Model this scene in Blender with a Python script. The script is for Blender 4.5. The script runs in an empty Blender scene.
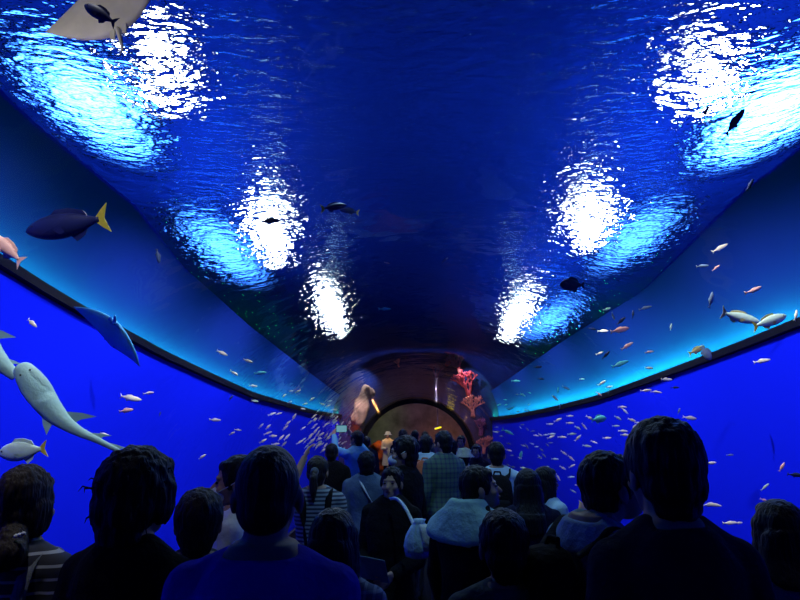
import bpy, bmesh, math, random
import numpy as np
from mathutils import Vector, Matrix, noise
random.seed(7)
S = bpy.context.scene
C = S.collection
PI = math.pi
R = math.radians
S.view_settings.view_transform = 'Standard'
S.view_settings.look = 'None'
S.cycles.use_denoising = True
S.cycles.caustics_refractive = False
S.cycles.caustics_reflective = False
S.cycles.max_bounces = 8
S.cycles.sample_clamp_indirect = 4.0

# ------------------------------------------------------------------ camera
EYE = Vector((0.0, 0.0, 1.68))
FPX = 560.0
cam_d = bpy.data.cameras.new('camera')
cam_d.sensor_width = 36.0
cam_d.lens = FPX / 800 * 36.0
cam_d.clip_end = 200
cam_d.clip_start = 0.05
cam = bpy.data.objects.new('camera', cam_d)
C.objects.link(cam)
PITCH, YAW = R(12.9), R(1.2)
cam.location = EYE
cam.rotation_euler = (PI / 2 + PITCH, 0, YAW)
S.camera = cam
CM = Matrix.Rotation(YAW, 3, 'Z') @ Matrix.Rotation(PI / 2 + PITCH, 3, 'X')
CRIGHT, CUP, CFWD = CM @ Vector((1, 0, 0)), CM @ Vector((0, 1, 0)), CM @ Vector((0, 0, -1))


def ray(px, py):
    """World direction from the eye for a direction measured in the photograph."""
    return (CM @ Vector(((px - 400) / FPX, (300 - py) / FPX, -1.0))).normalized()


def at_depth(px, py, Y):
    d = ray(px, py)
    return EYE + d * (Y / d.y)


# ------------------------------------------------------------------ mesh kit
BENCH = bpy.data.scenes.new('bench')   # a scratch scene where shapes are fused, removed at the end

class MB:
    """Collects closed shapes; build() gives one mesh datablock."""

    def __init__(self):
        self.v, self.f, self.n = [], [], 0

    def add(self, vs, fs):
        b = self.n
        self.v.extend([tuple(p) for p in vs])
        self.f.extend([tuple(i + b for i in f) for f in fs])
        self.n += len(vs)
        return self

    def ell(self, c, r, M=None, seg=16, rings=10):
        vs, fs = [], []
        c = Vector(c)
        M = M or Matrix.Identity(3)
        vs.append(c + M @ Vector((0, 0, r[2])))
        for i in range(1, rings):
            a = PI * i / rings
            for j in range(seg):
                b = 2 * PI * j / seg
                vs.append(c + M @ Vector((r[0] * math.sin(a) * math.cos(b), r[1] * math.sin(a) * math.sin(b), r[2] * math.cos(a))))
        vs.append(c + M @ Vector((0, 0, -r[2])))
        L = len(vs) - 1
        for j in range(seg):
            k = (j + 1) % seg
            fs.append((0, 1 + j, 1 + k))
            for i in range(rings - 2):
                p = 1 + i * seg
                fs.append((p + j, p + seg + j, p + seg + k, p + k))
            p = 1 + (rings - 2) * seg
            fs.append((p + j, L, p + k))
        return self.add(vs, fs)

    def cap(self, a, b, ra, rb, seg=12, hemi=4):
        """Tapered capsule."""
        a, b = Vector(a), Vector(b)
        d = b - a
        ln = d.length
        if ln < 1e-6:
            return self.ell(a, (ra, ra, ra))
        d.normalize()
        q = d.to_track_quat('Z', 'Y').to_matrix()
        rings = []
        for i in range(1, hemi + 1):
            t = PI / 2 * i / hemi
            rings.append((-ra * math.cos(t), ra * math.sin(t)))
        for i in range(0, hemi):
            t = PI / 2 * i / hemi
            rings.append((ln + rb * math.sin(t), rb * math.cos(t)))
        vs = [a + q @ Vector((0, 0, -ra))]
        for z, r in rings:
            for j in range(seg):
                t = 2 * PI * j / seg
                vs.append(a + q @ Vector((r * math.cos(t), r * math.sin(t), z)))
        vs.append(a + q @ Vector((0, 0, ln + rb)))
        L = len(vs) - 1
        fs = []
        nr = len(rings)
        for j in range(seg):
            k = (j + 1) % seg
            fs.append((0, 1 + k, 1 + j))
            for i in range(nr - 1):
                p = 1 + i * seg
                fs.append((p + j, p + k, p + seg + k, p + seg + j))
            p = 1 + (nr - 1) * seg
            fs.append((p + j, p + k, L))
        return self.add(vs, fs)

    def chain(self, pts, rs, seg=10):
        for i in range(len(pts) - 1):
            self.cap(pts[i], pts[i + 1], rs[i], rs[i + 1], seg)
        return self

    def loft(self, rings, seg=24, power=2.0):
        """rings: (cx, cy, z, hx, hy), stacked along z, closed at both ends."""
        vs, fs = [], []
        for cx, cy, z, hx, hy in rings:
            for j in range(seg):
                t = 2 * PI * j / seg
                c, s = math.cos(t), math.sin(t)
                e = 2.0 / power
                vs.append((cx + hx * math.copysign(abs(c) ** e, c), cy + hy * math.copysign(abs(s) ** e, s), z))
        n = len(rings)
        for i in range(n - 1):
            for j in range(seg):
                k = (j + 1) % seg
                fs.append((i * seg + j, i * seg + k, (i + 1) * seg + k, (i + 1) * seg + j))
        b = len(vs)
        vs.append((rings[0][0], rings[0][1], rings[0][2]))
        vs.append((rings[-1][0], rings[-1][1], rings[-1][2]))
        for j in range(seg):
            k = (j + 1) % seg
            fs.append((b, k, j))
            fs.append((b + 1, (n - 1) * seg + j, (n - 1) * seg + k))
        return self.add(vs, fs)

    def sweep(self, pts, prof, up=(0, 0, 1), taper=None):
        """Sweep a closed 2-D profile [(u, w)] along pts, capped."""
        pts = [Vector(p) for p in pts]
        n, m = len(pts), len(prof)
        vs, fs = [], []
        upv = Vector(up)
        for i, p in enumerate(pts):
            t = (pts[min(i + 1, n - 1)] - pts[max(i - 1, 0)]).normalized()
            s = t.cross(upv)
            if s.length < 1e-4:
                s = t.cross(Vector((0, 1, 0)))
            s.normalize()
            w = s.cross(t).normalized()
            k = taper(i / (n - 1)) if taper else 1.0
            for a, b in prof:
                vs.append(p + s * a * k + w * b * k)
        for i in range(n - 1):
            for j in range(m):
                k = (j + 1) % m
                fs.append((i * m + j, i * m + k, (i + 1) * m + k, (i + 1) * m + j))
        fs.append(tuple(reversed(range(m))))
        fs.append(tuple((n - 1) * m + j for j in range(m)))
        return self.add(vs, fs)

    def box(self, lo, hi, M=None):
        x0, y0, z0 = lo
        x1, y1, z1 = hi
        vs = [Vector(p) for p in ((x0, y0, z0), (x1, y0, z0), (x1, y1, z0), (x0, y1, z0), (x0, y0, z1), (x1, y0, z1), (x1, y1, z1), (x0, y1, z1))]
        if M is not None:
            vs = [M @ p for p in vs]
        return self.add(vs, [(3, 2, 1, 0), (4, 5, 6, 7), (0, 1, 5, 4), (1, 2, 6, 5), (2, 3, 7, 6), (3, 0, 4, 7)])

    def mesh(self, name, smooth=True):
        me = bpy.data.meshes.new(name)
        me.from_pydata(self.v, [], self.f)
        me.update()
        if smooth:
            me.polygons.foreach_set('use_smooth', [True] * len(me.polygons))
        return me

    def fuse(self, name, voxel=0.008, smooth=3, fac=0.5):
        """One continuous skin over all the shapes."""
        o = bpy.data.objects.new('tmp', self.mesh('tmp'))
        BENCH.collection.objects.link(o)
        m = o.modifiers.new('r', 'REMESH')
        m.mode = 'VOXEL'
        m.voxel_size = voxel
        m.use_smooth_shade = True
        if smooth:
            s = o.modifiers.new('s', 'SMOOTH')
            s.iterations = smooth
            s.factor = fac
        BENCH.view_layers[0].update()
        dg = BENCH.view_layers[0].depsgraph

        me = bpy.data.meshes.new_from_object(o.evaluated_get(dg))
        me.name = name
        old = o.data
        bpy.data.objects.remove(o)
        bpy.data.meshes.remove(old)
        return me


def push(me, fn):
    """Move every vertex along its normal by fn(co)."""
    n = len(me.vertices)
    co = np.empty(n * 3)
    no = np.empty(n * 3)
    me.vertices.foreach_get('co', co)
    me.vertices.foreach_get('normal', no)
    co, no = co.reshape(-1, 3), no.reshape(-1, 3)
    d = np.array([fn(Vector(p)) for p in co])
    me.vertices.foreach_set('co', (co + no * d[:, None]).ravel())
    me.update()


def ground(me):
    n = len(me.vertices)
    co = np.empty(n * 3)
    me.vertices.foreach_get('co', co)
    co[2::3] = np.maximum(co[2::3], 0.0)
    me.vertices.foreach_set('co', co)
    me.update()


def link(name, me, m=None, parent=None):
    o = bpy.data.objects.new(name, me)
    C.objects.link(o)
    if m is not None:
        if len(me.materials) == 0:
            me.materials.append(m)
        else:
            me.materials[0] = m
    if parent is not None:
        o.parent = parent
    return o


def tag(o, label, cat, group=None, kind=None):
    o['label'] = label
    o['category'] = cat
    if group:
        o['group'] = group
    if kind:
        o['kind'] = kind
    return o


def struct(name, me, m):
    o = link(name, me, m)
    o['kind'] = 'structure'
    return o


def empty(name, loc=(0, 0, 0), rz=0.0, sc=1.0):
    o = bpy.data.objects.new(name, None)
    C.objects.link(o)
    o.location = loc
    o.rotation_euler = (0, 0, rz)
    o.scale = (sc, sc, sc)
    o.empty_display_size = 0.1
    return o


# ------------------------------------------------------------------ materials
def new_mat(name):
    m = bpy.data.materials.new(name)
    m.use_nodes = True
    nt = m.node_tree
    for n in list(nt.nodes):
        nt.nodes.remove(n)
    out = nt.nodes.new('ShaderNodeOutputMaterial')
    return m, nt, out


def N(nt, typ, **kw):
    n = nt.nodes.new(typ)
    for k, v in kw.items():
        setattr(n, k, v)
    return n


def ramp(nt, stops, interp='LINEAR'):
    n = nt.nodes.new('ShaderNodeValToRGB')
    n.color_ramp.interpolation = interp
    e = n.color_ramp.elements
    while len(e) < len(stops):
        e.new(0.5)
    for i, (p, c) in enumerate(stops):
        e[i].position = p
        e[i].color = (c[0], c[1], c[2], 1) if len(c) == 3 else c
    return n


MATS = {}


def paint(name, col, rough=0.6, var=0.25, scale=4.0, bump=0.0, bscale=40.0, stretch=(1, 1, 1), spec=0.3, col2=None, metal=0.0, sheen=0.0):
    """Procedural two-tone paint with noise variation and an optional bump."""
    if name in MATS:
        return MATS[name]
    m, nt, out = new_mat(name)
    p = N(nt, 'ShaderNodeBsdfPrincipled')
    tc = N(nt, 'ShaderNodeTexCoord')
    mp = N(nt, 'ShaderNodeMapping')
    mp.inputs['Scale'].default_value = stretch
    nt.links.new(tc.outputs['Object'], mp.inputs['Vector'])
    no = N(nt, 'ShaderNodeTexNoise')
    no.inputs['Scale'].default_value = scale
    no.inputs['Detail'].default_value = 4
    nt.links.new(mp.outputs['Vector'], no.inputs['Vector'])
    c2 = col2 or tuple(c * (1 - var) for c in col)
    rp = ramp(nt, [(0.3, c2), (0.7, col)])
    nt.links.new(no.outputs['Fac'], rp.inputs['Fac'])
    nt.links.new(rp.outputs['Color'], p.inputs['Base Color'])
    p.inputs['Roughness'].default_value = rough
    p.inputs['Specular IOR Level'].default_value = spec
    p.inputs['Metallic'].default_value = metal
    if sheen:
        p.inputs['Sheen Weight'].default_value = sheen
    if bump:
        n2 = N(nt, 'ShaderNodeTexNoise')
        n2.inputs['Scale'].default_value = bscale
        n2.inputs['Detail'].default_value = 3
        nt.links.new(mp.outputs['Vector'], n2.inputs['Vector'])
        b = N(nt, 'ShaderNodeBump')
        b.inputs['Strength'].default_value = bump
        b.inputs['Distance'].default_value = 0.02
        nt.links.new(n2.outputs['Fac'], b.inputs['Height'])
        nt.links.new(b.outputs['Normal'], p.inputs['Normal'])
    nt.links.new(p.outputs[0], out.inputs['Surface'])
    MATS[name] = m
    return m


def striped(name, base, line, freq, width, axis='Z', both=False):
    """Woven stripes (or a plaid when both) laid in the cloth itself."""
    if name in MATS:
        return MATS[name]
    m, nt, out = new_mat(name)
    p = N(nt, 'ShaderNodeBsdfPrincipled')
    p.inputs['Roughness'].default_value = 0.85
    tc = N(nt, 'ShaderNodeTexCoord')
    sp = N(nt, 'ShaderNodeSeparateXYZ')
    nt.links.new(tc.outputs['Object'], sp.inputs[0])

    def band(ax, fr):
        mu = N(nt, 'ShaderNodeMath', operation='MULTIPLY')
        mu.inputs[1].default_value = fr
        nt.links.new(sp.outputs[ax], mu.inputs[0])
        fr_ = N(nt, 'ShaderNodeMath', operation='FRACT')
        nt.links.new(mu.outputs[0], fr_.inputs[0])
        lt = N(nt, 'ShaderNodeMath', operation='LESS_THAN')
        lt.inputs[1].default_value = width
        nt.links.new(fr_.outputs[0], lt.inputs[0])
        return lt
    a = band(axis, freq)
    fac = a.outputs[0]
    if both:
        b = band('X', freq)
        ad = N(nt, 'ShaderNodeMath', operation='ADD')
        nt.links.new(a.outputs[0], ad.inputs[0])
        nt.links.new(b.outputs[0], ad.inputs[1])
        hf = N(nt, 'ShaderNodeMath', operation='MULTIPLY')
        hf.inputs[1].default_value = 0.5
        nt.links.new(ad.outputs[0], hf.inputs[0])
        fac = hf.outputs[0]
    mx = N(nt, 'ShaderNodeMix', data_type='RGBA')
    mx.inputs[6].default_value = (*base, 1)
    mx.inputs[7].default_value = (*line, 1)
    nt.links.new(fac, mx.inputs[0])
    nt.links.new(mx.outputs[2], p.inputs['Base Color'])
    nt.links.new(p.outputs[0], out.inputs['Surface'])
    MATS[name] = m
    return m


def glow(name, col, strength, radial=None):
    if name in MATS:
        return MATS[name]
    m, nt, out = new_mat(name)
    e = N(nt, 'ShaderNodeEmission')
    e.inputs['Color'].default_value = (*col, 1)
    e.inputs['Strength'].default_value = strength
    if radial:
        tc = N(nt, 'ShaderNodeTexCoord')
        ln = N(nt, 'ShaderNodeVectorMath', operation='LENGTH')
        nt.links.new(tc.outputs['Object'], ln.inputs[0])
        mr = N(nt, 'ShaderNodeMapRange', interpolation_type='SMOOTHERSTEP')
        mr.inputs['From Min'].default_value = 0.0
        mr.inputs['From Max'].default_value = radial
        mr.inputs['To Min'].default_value = strength
        mr.inputs['To Max'].default_value = 0.0
        nt.links.new(ln.outputs['Value'], mr.inputs['Value'])
        nt.links.new(mr.outputs[0], e.inputs['Strength'])
    nt.links.new(e.outputs[0], out.inputs['Surface'])
    MATS[name] = m
    return m


def water_mat():
    m, nt, out = new_mat('rippled water')
    tc = N(nt, 'ShaderNodeTexCoord')
    mp = N(nt, 'ShaderNodeMapping')
    mp.inputs['Scale'].default_value = (0.6, 1.35, 1.0)
    nt.links.new(tc.outputs['Object'], mp.inputs['Vector'])
    n1 = N(nt, 'ShaderNodeTexNoise')
    n1.inputs['Scale'].default_value = W_SC1
    n1.inputs['Detail'].default_value = 2.0
    n1.inputs['Roughness'].default_value = 0.5
    n1.inputs['Distortion'].default_value = 0.6
    n2 = N(nt, 'ShaderNodeTexNoise')
    n2.inputs['Scale'].default_value = W_SC2
    n2.inputs['Detail'].default_value = 2.0
    for n in (n1, n2):
        nt.links.new(mp.outputs['Vector'], n.inputs['Vector'])
    b1 = N(nt, 'ShaderNodeBump')
    b1.inputs['Strength'].default_value = 1.0
    b1.inputs['Distance'].default_value = W_B1
    nt.links.new(n1.outputs['Fac'], b1.inputs['Height'])
    b2 = N(nt, 'ShaderNodeBump')
    b2.inputs['Strength'].default_value = 1.0
    b2.inputs['Distance'].default_value = W_B2
    nt.links.new(n2.outputs['Fac'], b2.inputs['Height'])
    nt.links.new(b1.outputs['Normal'], b2.inputs['Normal'])
    rf = N(nt, 'ShaderNodeBsdfRefraction')
    rf.inputs['IOR'].default_value = W_IOR
    rf.inputs['Roughness'].default_value = 0.0
    rf.inputs['Color'].default_value = (0.9, 0.97, 1.0, 1)
    gl = N(nt, 'ShaderNodeBsdfGlossy')
    gl.inputs['Roughness'].default_value = 0.06
    gl.inputs['Color'].default_value = (0.5, 0.85, 1.0, 1)
    fr = N(nt, 'ShaderNodeFresnel')
    fr.inputs['IOR'].default_value = 1.22
    for n in (rf, gl, fr):
        nt.links.new(b2.outputs['Normal'], n.inputs['Normal'])
    mu = N(nt, 'ShaderNodeMath', operation='MULTIPLY')
    mu.inputs[1].default_value = 0.5
    nt.links.new(fr.outputs[0], mu.inputs[0])
    mx = N(nt, 'ShaderNodeMixShader')
    nt.links.new(mu.outputs[0], mx.inputs[0])
    nt.links.new(rf.outputs[0], mx.inputs[1])
    nt.links.new(gl.outputs[0], mx.inputs[2])
    nt.links.new(mx.outputs[0], out.inputs['Surface'])
    return m


def acrylic_mat():
    m, nt, out = new_mat('clear acrylic')
    tr = N(nt, 'ShaderNodeBsdfTransparent')
    tr.inputs['Color'].default_value = (0.96, 0.98, 1.0, 1)
    gl = N(nt, 'ShaderNodeBsdfGlossy')
    gl.inputs['Roughness'].default_value = 0.03
    tc = N(nt, 'ShaderNodeTexCoord')
    no = N(nt, 'ShaderNodeTexNoise')
    no.inputs['Scale'].default_value = 1.6
    no.inputs['Detail'].default_value = 3
    nt.links.new(tc.outputs['Object'], no.inputs['Vector'])
    bp = N(nt, 'ShaderNodeBump')
    bp.inputs['Strength'].default_value = 0.6
    bp.inputs['Distance'].default_value = 0.03
    nt.links.new(no.outputs['Fac'], bp.inputs['Height'])
    nt.links.new(bp.outputs['Normal'], gl.inputs['Normal'])
    lw = N(nt, 'ShaderNodeFresnel')
    lw.inputs['IOR'].default_value = 1.3
    mu = N(nt, 'ShaderNodeMath', operation='MULTIPLY')
    mu.inputs[1].default_value = 0.8
    nt.links.new(lw.outputs[0], mu.inputs[0])
    mx = N(nt, 'ShaderNodeMixShader')
    nt.links.new(mu.outputs[0], mx.inputs[0])
    nt.links.new(tr.outputs[0], mx.inputs[1])
    nt.links.new(gl.outputs[0], mx.inputs[2])
    nt.links.new(mx.outputs[0], out.inputs['Surface'])
    return m


W_SC1, W_SC2, W_B1, W_B2, W_IOR = 4.5, 14.0, 0.078, 0.032, 1.33
WALL_FILL, LEDGE_FILL, CROWD_FILL, HALL_FILL = 560, 46, 85, 210  # powers of the added fills

# ------------------------------------------------------------------ the place
XC, RV, ZV, YEND = 0.15, 2.05, 0.62, 21.0      # tunnel vault: axis, radius, springing height, far end
WZ = EYE.z + 3.2                                # water level over the tunnel
YB = -6.0                                       # back of the tunnel, behind the camera


def interp(xs, ys, x):
    return float(np.interp(x, xs, ys))


def wall_x(side, Y):
    if side < 0:
        return interp([-6, 6, 21.6], [-4.9, -4.5, -2.62], Y)
    return interp([-6, 7.5, 21.6], [5.5, 5.2, 2.86], Y)


L_EDGE = [(0, 261), (42, 288), (85, 313), (160, 353), (205, 374), (250, 394), (310, 411), (345, 417)]
R_EDGE = [(800, 322), (750, 342), (700, 361), (640, 383), (600, 397), (560, 407), (520, 415), (489, 419)]


def edge_heights(side):
    """Ledge height along the tank, measured from the photograph."""
    ys, zs = [], []
    for px, py in (L_EDGE if side < 0 else R_EDGE):
        d = ray(px, py)
        lo, hi = 1.0, 40.0
        for _ in range(40):
            mid = (lo + hi) / 2
            if abs(EYE.x + d.x / d.y * mid) < abs(wall_x(side, mid)):
                lo = mid
            else:
                hi = mid
        ys.append(lo)
        zs.append(EYE.z + d.z / d.y * lo)
    return ys, zs


EDGES = {s: edge_heights(s) for s in (-1, 1)}


def sheet_edge(side, Y):
    """Height of the water's edge where it meets the added upper wall."""
    if side < 0:
        return EYE.z + interp([5, 8, 9.5, 12.6, 17, 21.6], [3.7, 3.35, 2.75, 2.2, 1.62, 1.06], Y)
    return EYE.z + interp([5, 8, 11, 14.9, 21.6], [3.9, 3.6, 2.6, 2.15, 1.2], Y)


def sheet_z(x, Y):
    side = -1 if x < XC else 1
    u = min(abs(x - XC) / (abs(wall_x(side, Y) - XC) + 0.2), 1.2)
    hc = WZ - 0.03 * max(Y - 8, 0)
    return hc + (sheet_edge(side, Y) - hc) * (u ** 3)


def ledge_z(side, Y):
    ys, zs = EDGES[side]
    if Y < ys[0]:
        k = (zs[0] - zs[1]) / (ys[0] - ys[1]) * 0.5
        return min(zs[0] + k * (Y - ys[0]), WZ - 1.0)
    return interp(ys, zs, Y)


YS = list(np.linspace(YB, 21.6, 70))
blue_paint = paint('blue tank paint', (0.004, 0.013, 0.92), 0.8, 0.10, 0.5, spec=0.0, stretch=(0.6, 0.6, 0.15))
mirror_paint = paint('deep blue mirrored tank', (0.008, 0.024, 0.34), 0.8, 0.15, 0.5, spec=0.0)  # darker tone for the mirror image of the tank
dark_paint = paint('dark ledge paint', (0.001, 0.002, 0.014), 0.7, 0.3, 3.0, spec=0.1)

for side, nm in ((-1, 'left'), (1, 'right')):
    mb = MB()
    vs, fs = [], []
    zl = [-4.5, -3.5, -2.5, -1.5, -0.8, -0.2, 0.4, 1.0]
    m = len(zl) + 1
    for Y in YS:
        x, z1 = wall_x(side, Y), ledge_z(side, Y)
        for k in range(m):
            t = k / (m - 1)
            vs.append((x, Y, -4.5 + (z1 + 4.5) * t))
    for i in range(len(YS) - 1):
        for k in range(m - 1):
            fs.append((i * m + k, (i + 1) * m + k, (i + 1) * m + k + 1, i * m + k + 1))
    mb.add(vs, fs)
    struct('wall_' + nm, mb.mesh('wall'), blue_paint)
    # added upper wall where the surface mirrors the tank, curving to the water
    mb = MB()
    vs, fs = [], []
    m = 10
    for Y in YS:
        x, z1 = wall_x(side, Y) + side * 0.25, ledge_z(side, Y)
        for k in range(m):
            t = k / (m - 1)
            vs.append((x - side * 0.25 * t * t, Y, z1 + (sheet_edge(side, Y) + 0.08 - z1) * t))
    for i in range(len(YS) - 1):
        for k in range(m - 1):
            fs.append((i * m + k, (i + 1) * m + k, (i + 1) * m + k + 1, i * m + k + 1))
    mb.add(vs, fs)
    struct('wall_mirrored_' + nm, mb.mesh('wall'), mirror_paint)
    mb = MB()
    pts = [(wall_x(side, Y) + side * 0.10, Y, ledge_z(side, Y) - 0.02) for Y in YS]
    mb.sweep(pts, [(-0.2, -0.055), (0.2, -0.055), (0.2, 0.055), (-0.2, 0.055)])
    struct('trim_1' if side < 0 else 'trim_2', mb.mesh('trim', False), dark_paint)

# tank floor and the walls that close the tank at both ends
sand = paint('blue sand', (0.01, 0.03, 0.35), 0.9, 0.4, 2.0, 0.6, 20)
mb = MB()
mb.box((-7, YB, -4.7), (7.5, 23, -4.5))
struct('floor_tank', mb.mesh('floor', False), sand)


def ring_wall(name, y, mat_, zlo=-4.5, xa=-6.5, xb=7.0, ztop=WZ + 0.25, thick=0.6):
    """Wall across the tank with the arched opening of the tunnel cut in it."""
    mb = MB()
    n = 36
    inner = [(XC - RV, zlo)] if False else []
    inner.append((XC + RV, 0.0))
    for i in range(n + 1):
        t = PI * i / n
        inner.append((XC + RV * math.cos(t), ZV + RV * math.sin(t)))
    inner.append((XC - RV, 0.0))
    outer = []
    for (x, z) in inner:
        dx, dz = x - XC, z - ZV
        if dz < 0.001:
            outer.append((xb if dx > 0 else xa, z))
        else:
            kx = ((xb - XC) if dx > 0 else (XC - xa)) / max(abs(dx), 1e-6)
            kz = (ztop - ZV) / max(dz, 1e-6)
            k = min(kx, kz)
            outer.append((XC + dx * k, ZV + dz * k))
    k = len(inner)
    vs, fs = [], []
    for yy in (y, y + thick):
        for (x, z) in inner:
            vs.append((x, yy, z))
        for (x, z) in outer:
            vs.append((x, yy, z))
    for i in range(k - 1):
        fs.append((i, i + 1, k + i + 1, k + i))
        fs.append((2 * k + i, 3 * k + i, 3 * k + i + 1, 2 * k + i + 1))
        fs.append((i, 2 * k + i, 2 * k + i + 1, i + 1))
    mb.add(vs, fs)
    for cx, sg in ((XC - RV, -1), (XC + RV, 1)):
        pass
    mb.box((xa, y, zlo), (xb, y + thick, 0.0))
    return struct(name, mb.mesh('wall', False), mat_)


rock_blue = paint('rough blue rock', (0.012, 0.03, 0.20), 0.9, 0.6, 1.6, 0.9, 6, spec=0.1)
ring_wall('wall_far', YEND + 0.1, rock_blue)
ring_wall('wall_rear', YB - 0.6, rock_blue)

# tunnel floor
carpet = paint('dark carpet', (0.012, 0.012, 0.018), 0.95, 0.4, 60, 0.5, 300, spec=0.05)
mb = MB()
mb.box((XC - RV - 0.1, YB - 4, -0.12), (XC + RV + 0.1, YEND + 0.4, 0.0))
struct('floor', mb.mesh('floor', False), carpet)
mb = MB()
mb.box((XC - RV - 0.1, YB, -4.5), (XC + RV + 0.1, YEND + 0.1, -0.12))
struct('floor_base', mb.mesh('floor', False), dark_paint)
for s, nm in ((-1, 'left'), (1, 'right')):
    mb = MB()
    x = XC + s * (RV - 0.03)
    mb.box((min(x, x - s * 0.05), YB, 0.0), (max(x, x - s * 0.05), YEND, 0.14))
    struct('baseboard_' + nm, mb.mesh('base', False), dark_paint)

# clear acrylic vault
mb = MB()
prof = [(XC + RV, 0.0), (XC + RV, 0.3)]
for i in range(49):
    t = PI * i / 48
    prof.append((XC + RV * math.cos(t), ZV + RV * math.sin(t)))
prof += [(XC - RV, 0.3), (XC - RV, 0.0)]
m = len(prof)
vs, fs = [], []
vy = list(np.linspace(YB, YEND + 0.1, 28))
for y in vy:
    for (x, z) in prof:
        vs.append((x, y, z))
for i in range(len(vy) - 1):
    for j in range(m - 1):
        fs.append((i * m + j, i * m + j + 1, (i + 1) * m + j + 1, (i + 1) * m + j))
mb.add(vs, fs)
vault = struct('window_1', mb.mesh('window'), acrylic_mat())

# dark arch frame where the tunnel meets the far room
mb = MB()
pts = [Vector((XC + (RV + 0.02) * math.cos(PI * i / 40), YEND - 0.02, ZV + (RV + 0.02) * math.sin(PI * i / 40))) for i in range(41)]
pts = [Vector((XC + RV + 0.02, YEND - 0.02, 0))] + pts + [Vector((XC - RV - 0.02, YEND - 0.02, 0))]
mb.sweep(pts, [(-0.12, -0.05), (0.12, -0.05), (0.12, 0.05), (-0.12, 0.05)], up=(0, 1, 0))
struct('trim_3', mb.mesh('trim', False), paint('black arch frame', (0.002, 0.002, 0.005), 0.7, spec=0.05))

# water surface
mb = MB()
vs, fs = [], []
WYS = list(np.linspace(YB, 21.6, 70))
NU = 41
for Y in WYS:
    xa, xb = wall_x(-1, Y) - 0.3, wall_x(1, Y) + 0.3
    for k in range(NU):
        x = xa + (xb - xa) * k / (NU - 1)
        vs.append((x, Y, sheet_z(x, Y)))
for i in range(len(WYS) - 1):
    for k in range(NU - 1):
        fs.append((i * NU + k, (i + 1) * NU + k, (i + 1) * NU + k + 1, i * NU + k + 1))
mb.add(vs, fs)
wsurf = struct('water', mb.mesh('water'), water_mat())

# hall ceiling over the water
CZ = WZ + 4.6
ceil_paint = paint('dark blue ceiling paint', (0.035, 0.09, 0.30), 0.85, 0.3, 0.7, spec=0.0)
mb = MB()
mb.box((-14, YB, CZ), (15, 45, CZ + 0.2))
struct('ceiling', mb.mesh('ceiling', False), ceil_paint)


def area(name, loc, target, size, size_y, power, col, spread=180):
    l = bpy.data.lights.new(name, 'AREA')
    l.shape = 'RECTANGLE'
    l.size, l.size_y = size, size_y
    l.energy = power
    l.color = col
    l.spread = R(spread)
    o = bpy.data.objects.new(name, l)
    C.objects.link(o)
    o.location = loc
    d = Vector(target) - Vector(loc)
    o.rotation_euler = d.to_track_quat('-Z', 'Y').to_euler()
    return o


def point(name, loc, power, col, rad=0.1):
    l = bpy.data.lights.new(name, 'POINT')
    l.energy = power
    l.color = col
    l.shadow_soft_size = rad
    o = bpy.data.objects.new(name, l)
    C.objects.link(o)
    o.location = loc
    return o


# ------------------------------------------------------------------ lamps over the water
def lamp_spot(px, py, drop):
    """Where a lamp hangs above the water to be seen through the surface at that spot."""
    d = ray(px, py)
    lo, hi = 1.0, 40.0
    for _ in range(50):
        mid = (lo + hi) / 2
        q = EYE + d * mid
        if q.z < sheet_z(q.x, q.y):
            lo = mid
        else:
            hi = mid
    p = EYE + d * lo
    e = 0.05
    n = Vector((-(sheet_z(p.x + e, p.y) - sheet_z(p.x - e, p.y)) / (2 * e), -(sheet_z(p.x, p.y + e) - sheet_z(p.x, p.y - e)) / (2 * e), 1)).normalized()
    ci = d.dot(n)
    r = 1 / W_IOR
    k = 1 - r * r * (1 - ci * ci)
    t = d * r + n * (math.sqrt(k) - r * ci)
    return p + t * (drop / t.z), p


def pool_lamp(px, py, drop, ax, ay, mat_, label, group, angled=False):
    """A hanging floodlight, its oval drawn out like its glitter streak: housing with its stem, and a luminous diffuser."""
    q, p = lamp_spot(px, py, drop)
    t = empty('floodlight', q, 1.6 * (math.atan2(p.y, p.x) - PI / 2) if angled else 0.0)  # turned so the shaped streak runs toward the camera
    tag(t, label, 'lamp', group)
    n = 32
    vs, fs = [], []
    prof = [(1.02, 0.0), (1.08, 0.02), (0.95, 0.14), (0.45, 0.26), (0.06, 0.30), (0.06, CZ - q.z)]
    for r_, z in prof:
        for j in range(n):
            a = 2 * PI * j / n
            if r_ < 0.1:
                vs.append((r_ * math.cos(a), r_ * math.sin(a), z))
            else:
                vs.append((ax * r_ * math.cos(a), ay * r_ * math.sin(a), z))
    for i in range(len(prof) - 1):
        for j in range(n):
            k = (j + 1) % n
            fs.append((i * n + j, i * n + k, (i + 1) * n + k, (i + 1) * n + j))
    mb = MB()
    mb.add(vs, fs)
    link('lamp_housing', mb.mesh('housing'), dark_paint, t)
    mb = MB()
    vs = [(0, 0, 0.0)] + [(math.cos(2 * PI * j / n), math.sin(2 * PI * j / n), 0.0) for j in range(n)]
    mb.add(vs, [(0, 1 + (j + 1) % n, 1 + j) for j in range(n)])
    d = link('diffuser', mb.mesh('diffuser'), mat_, t)
    d.scale = (ax, ay, 1)
    return t


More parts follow.
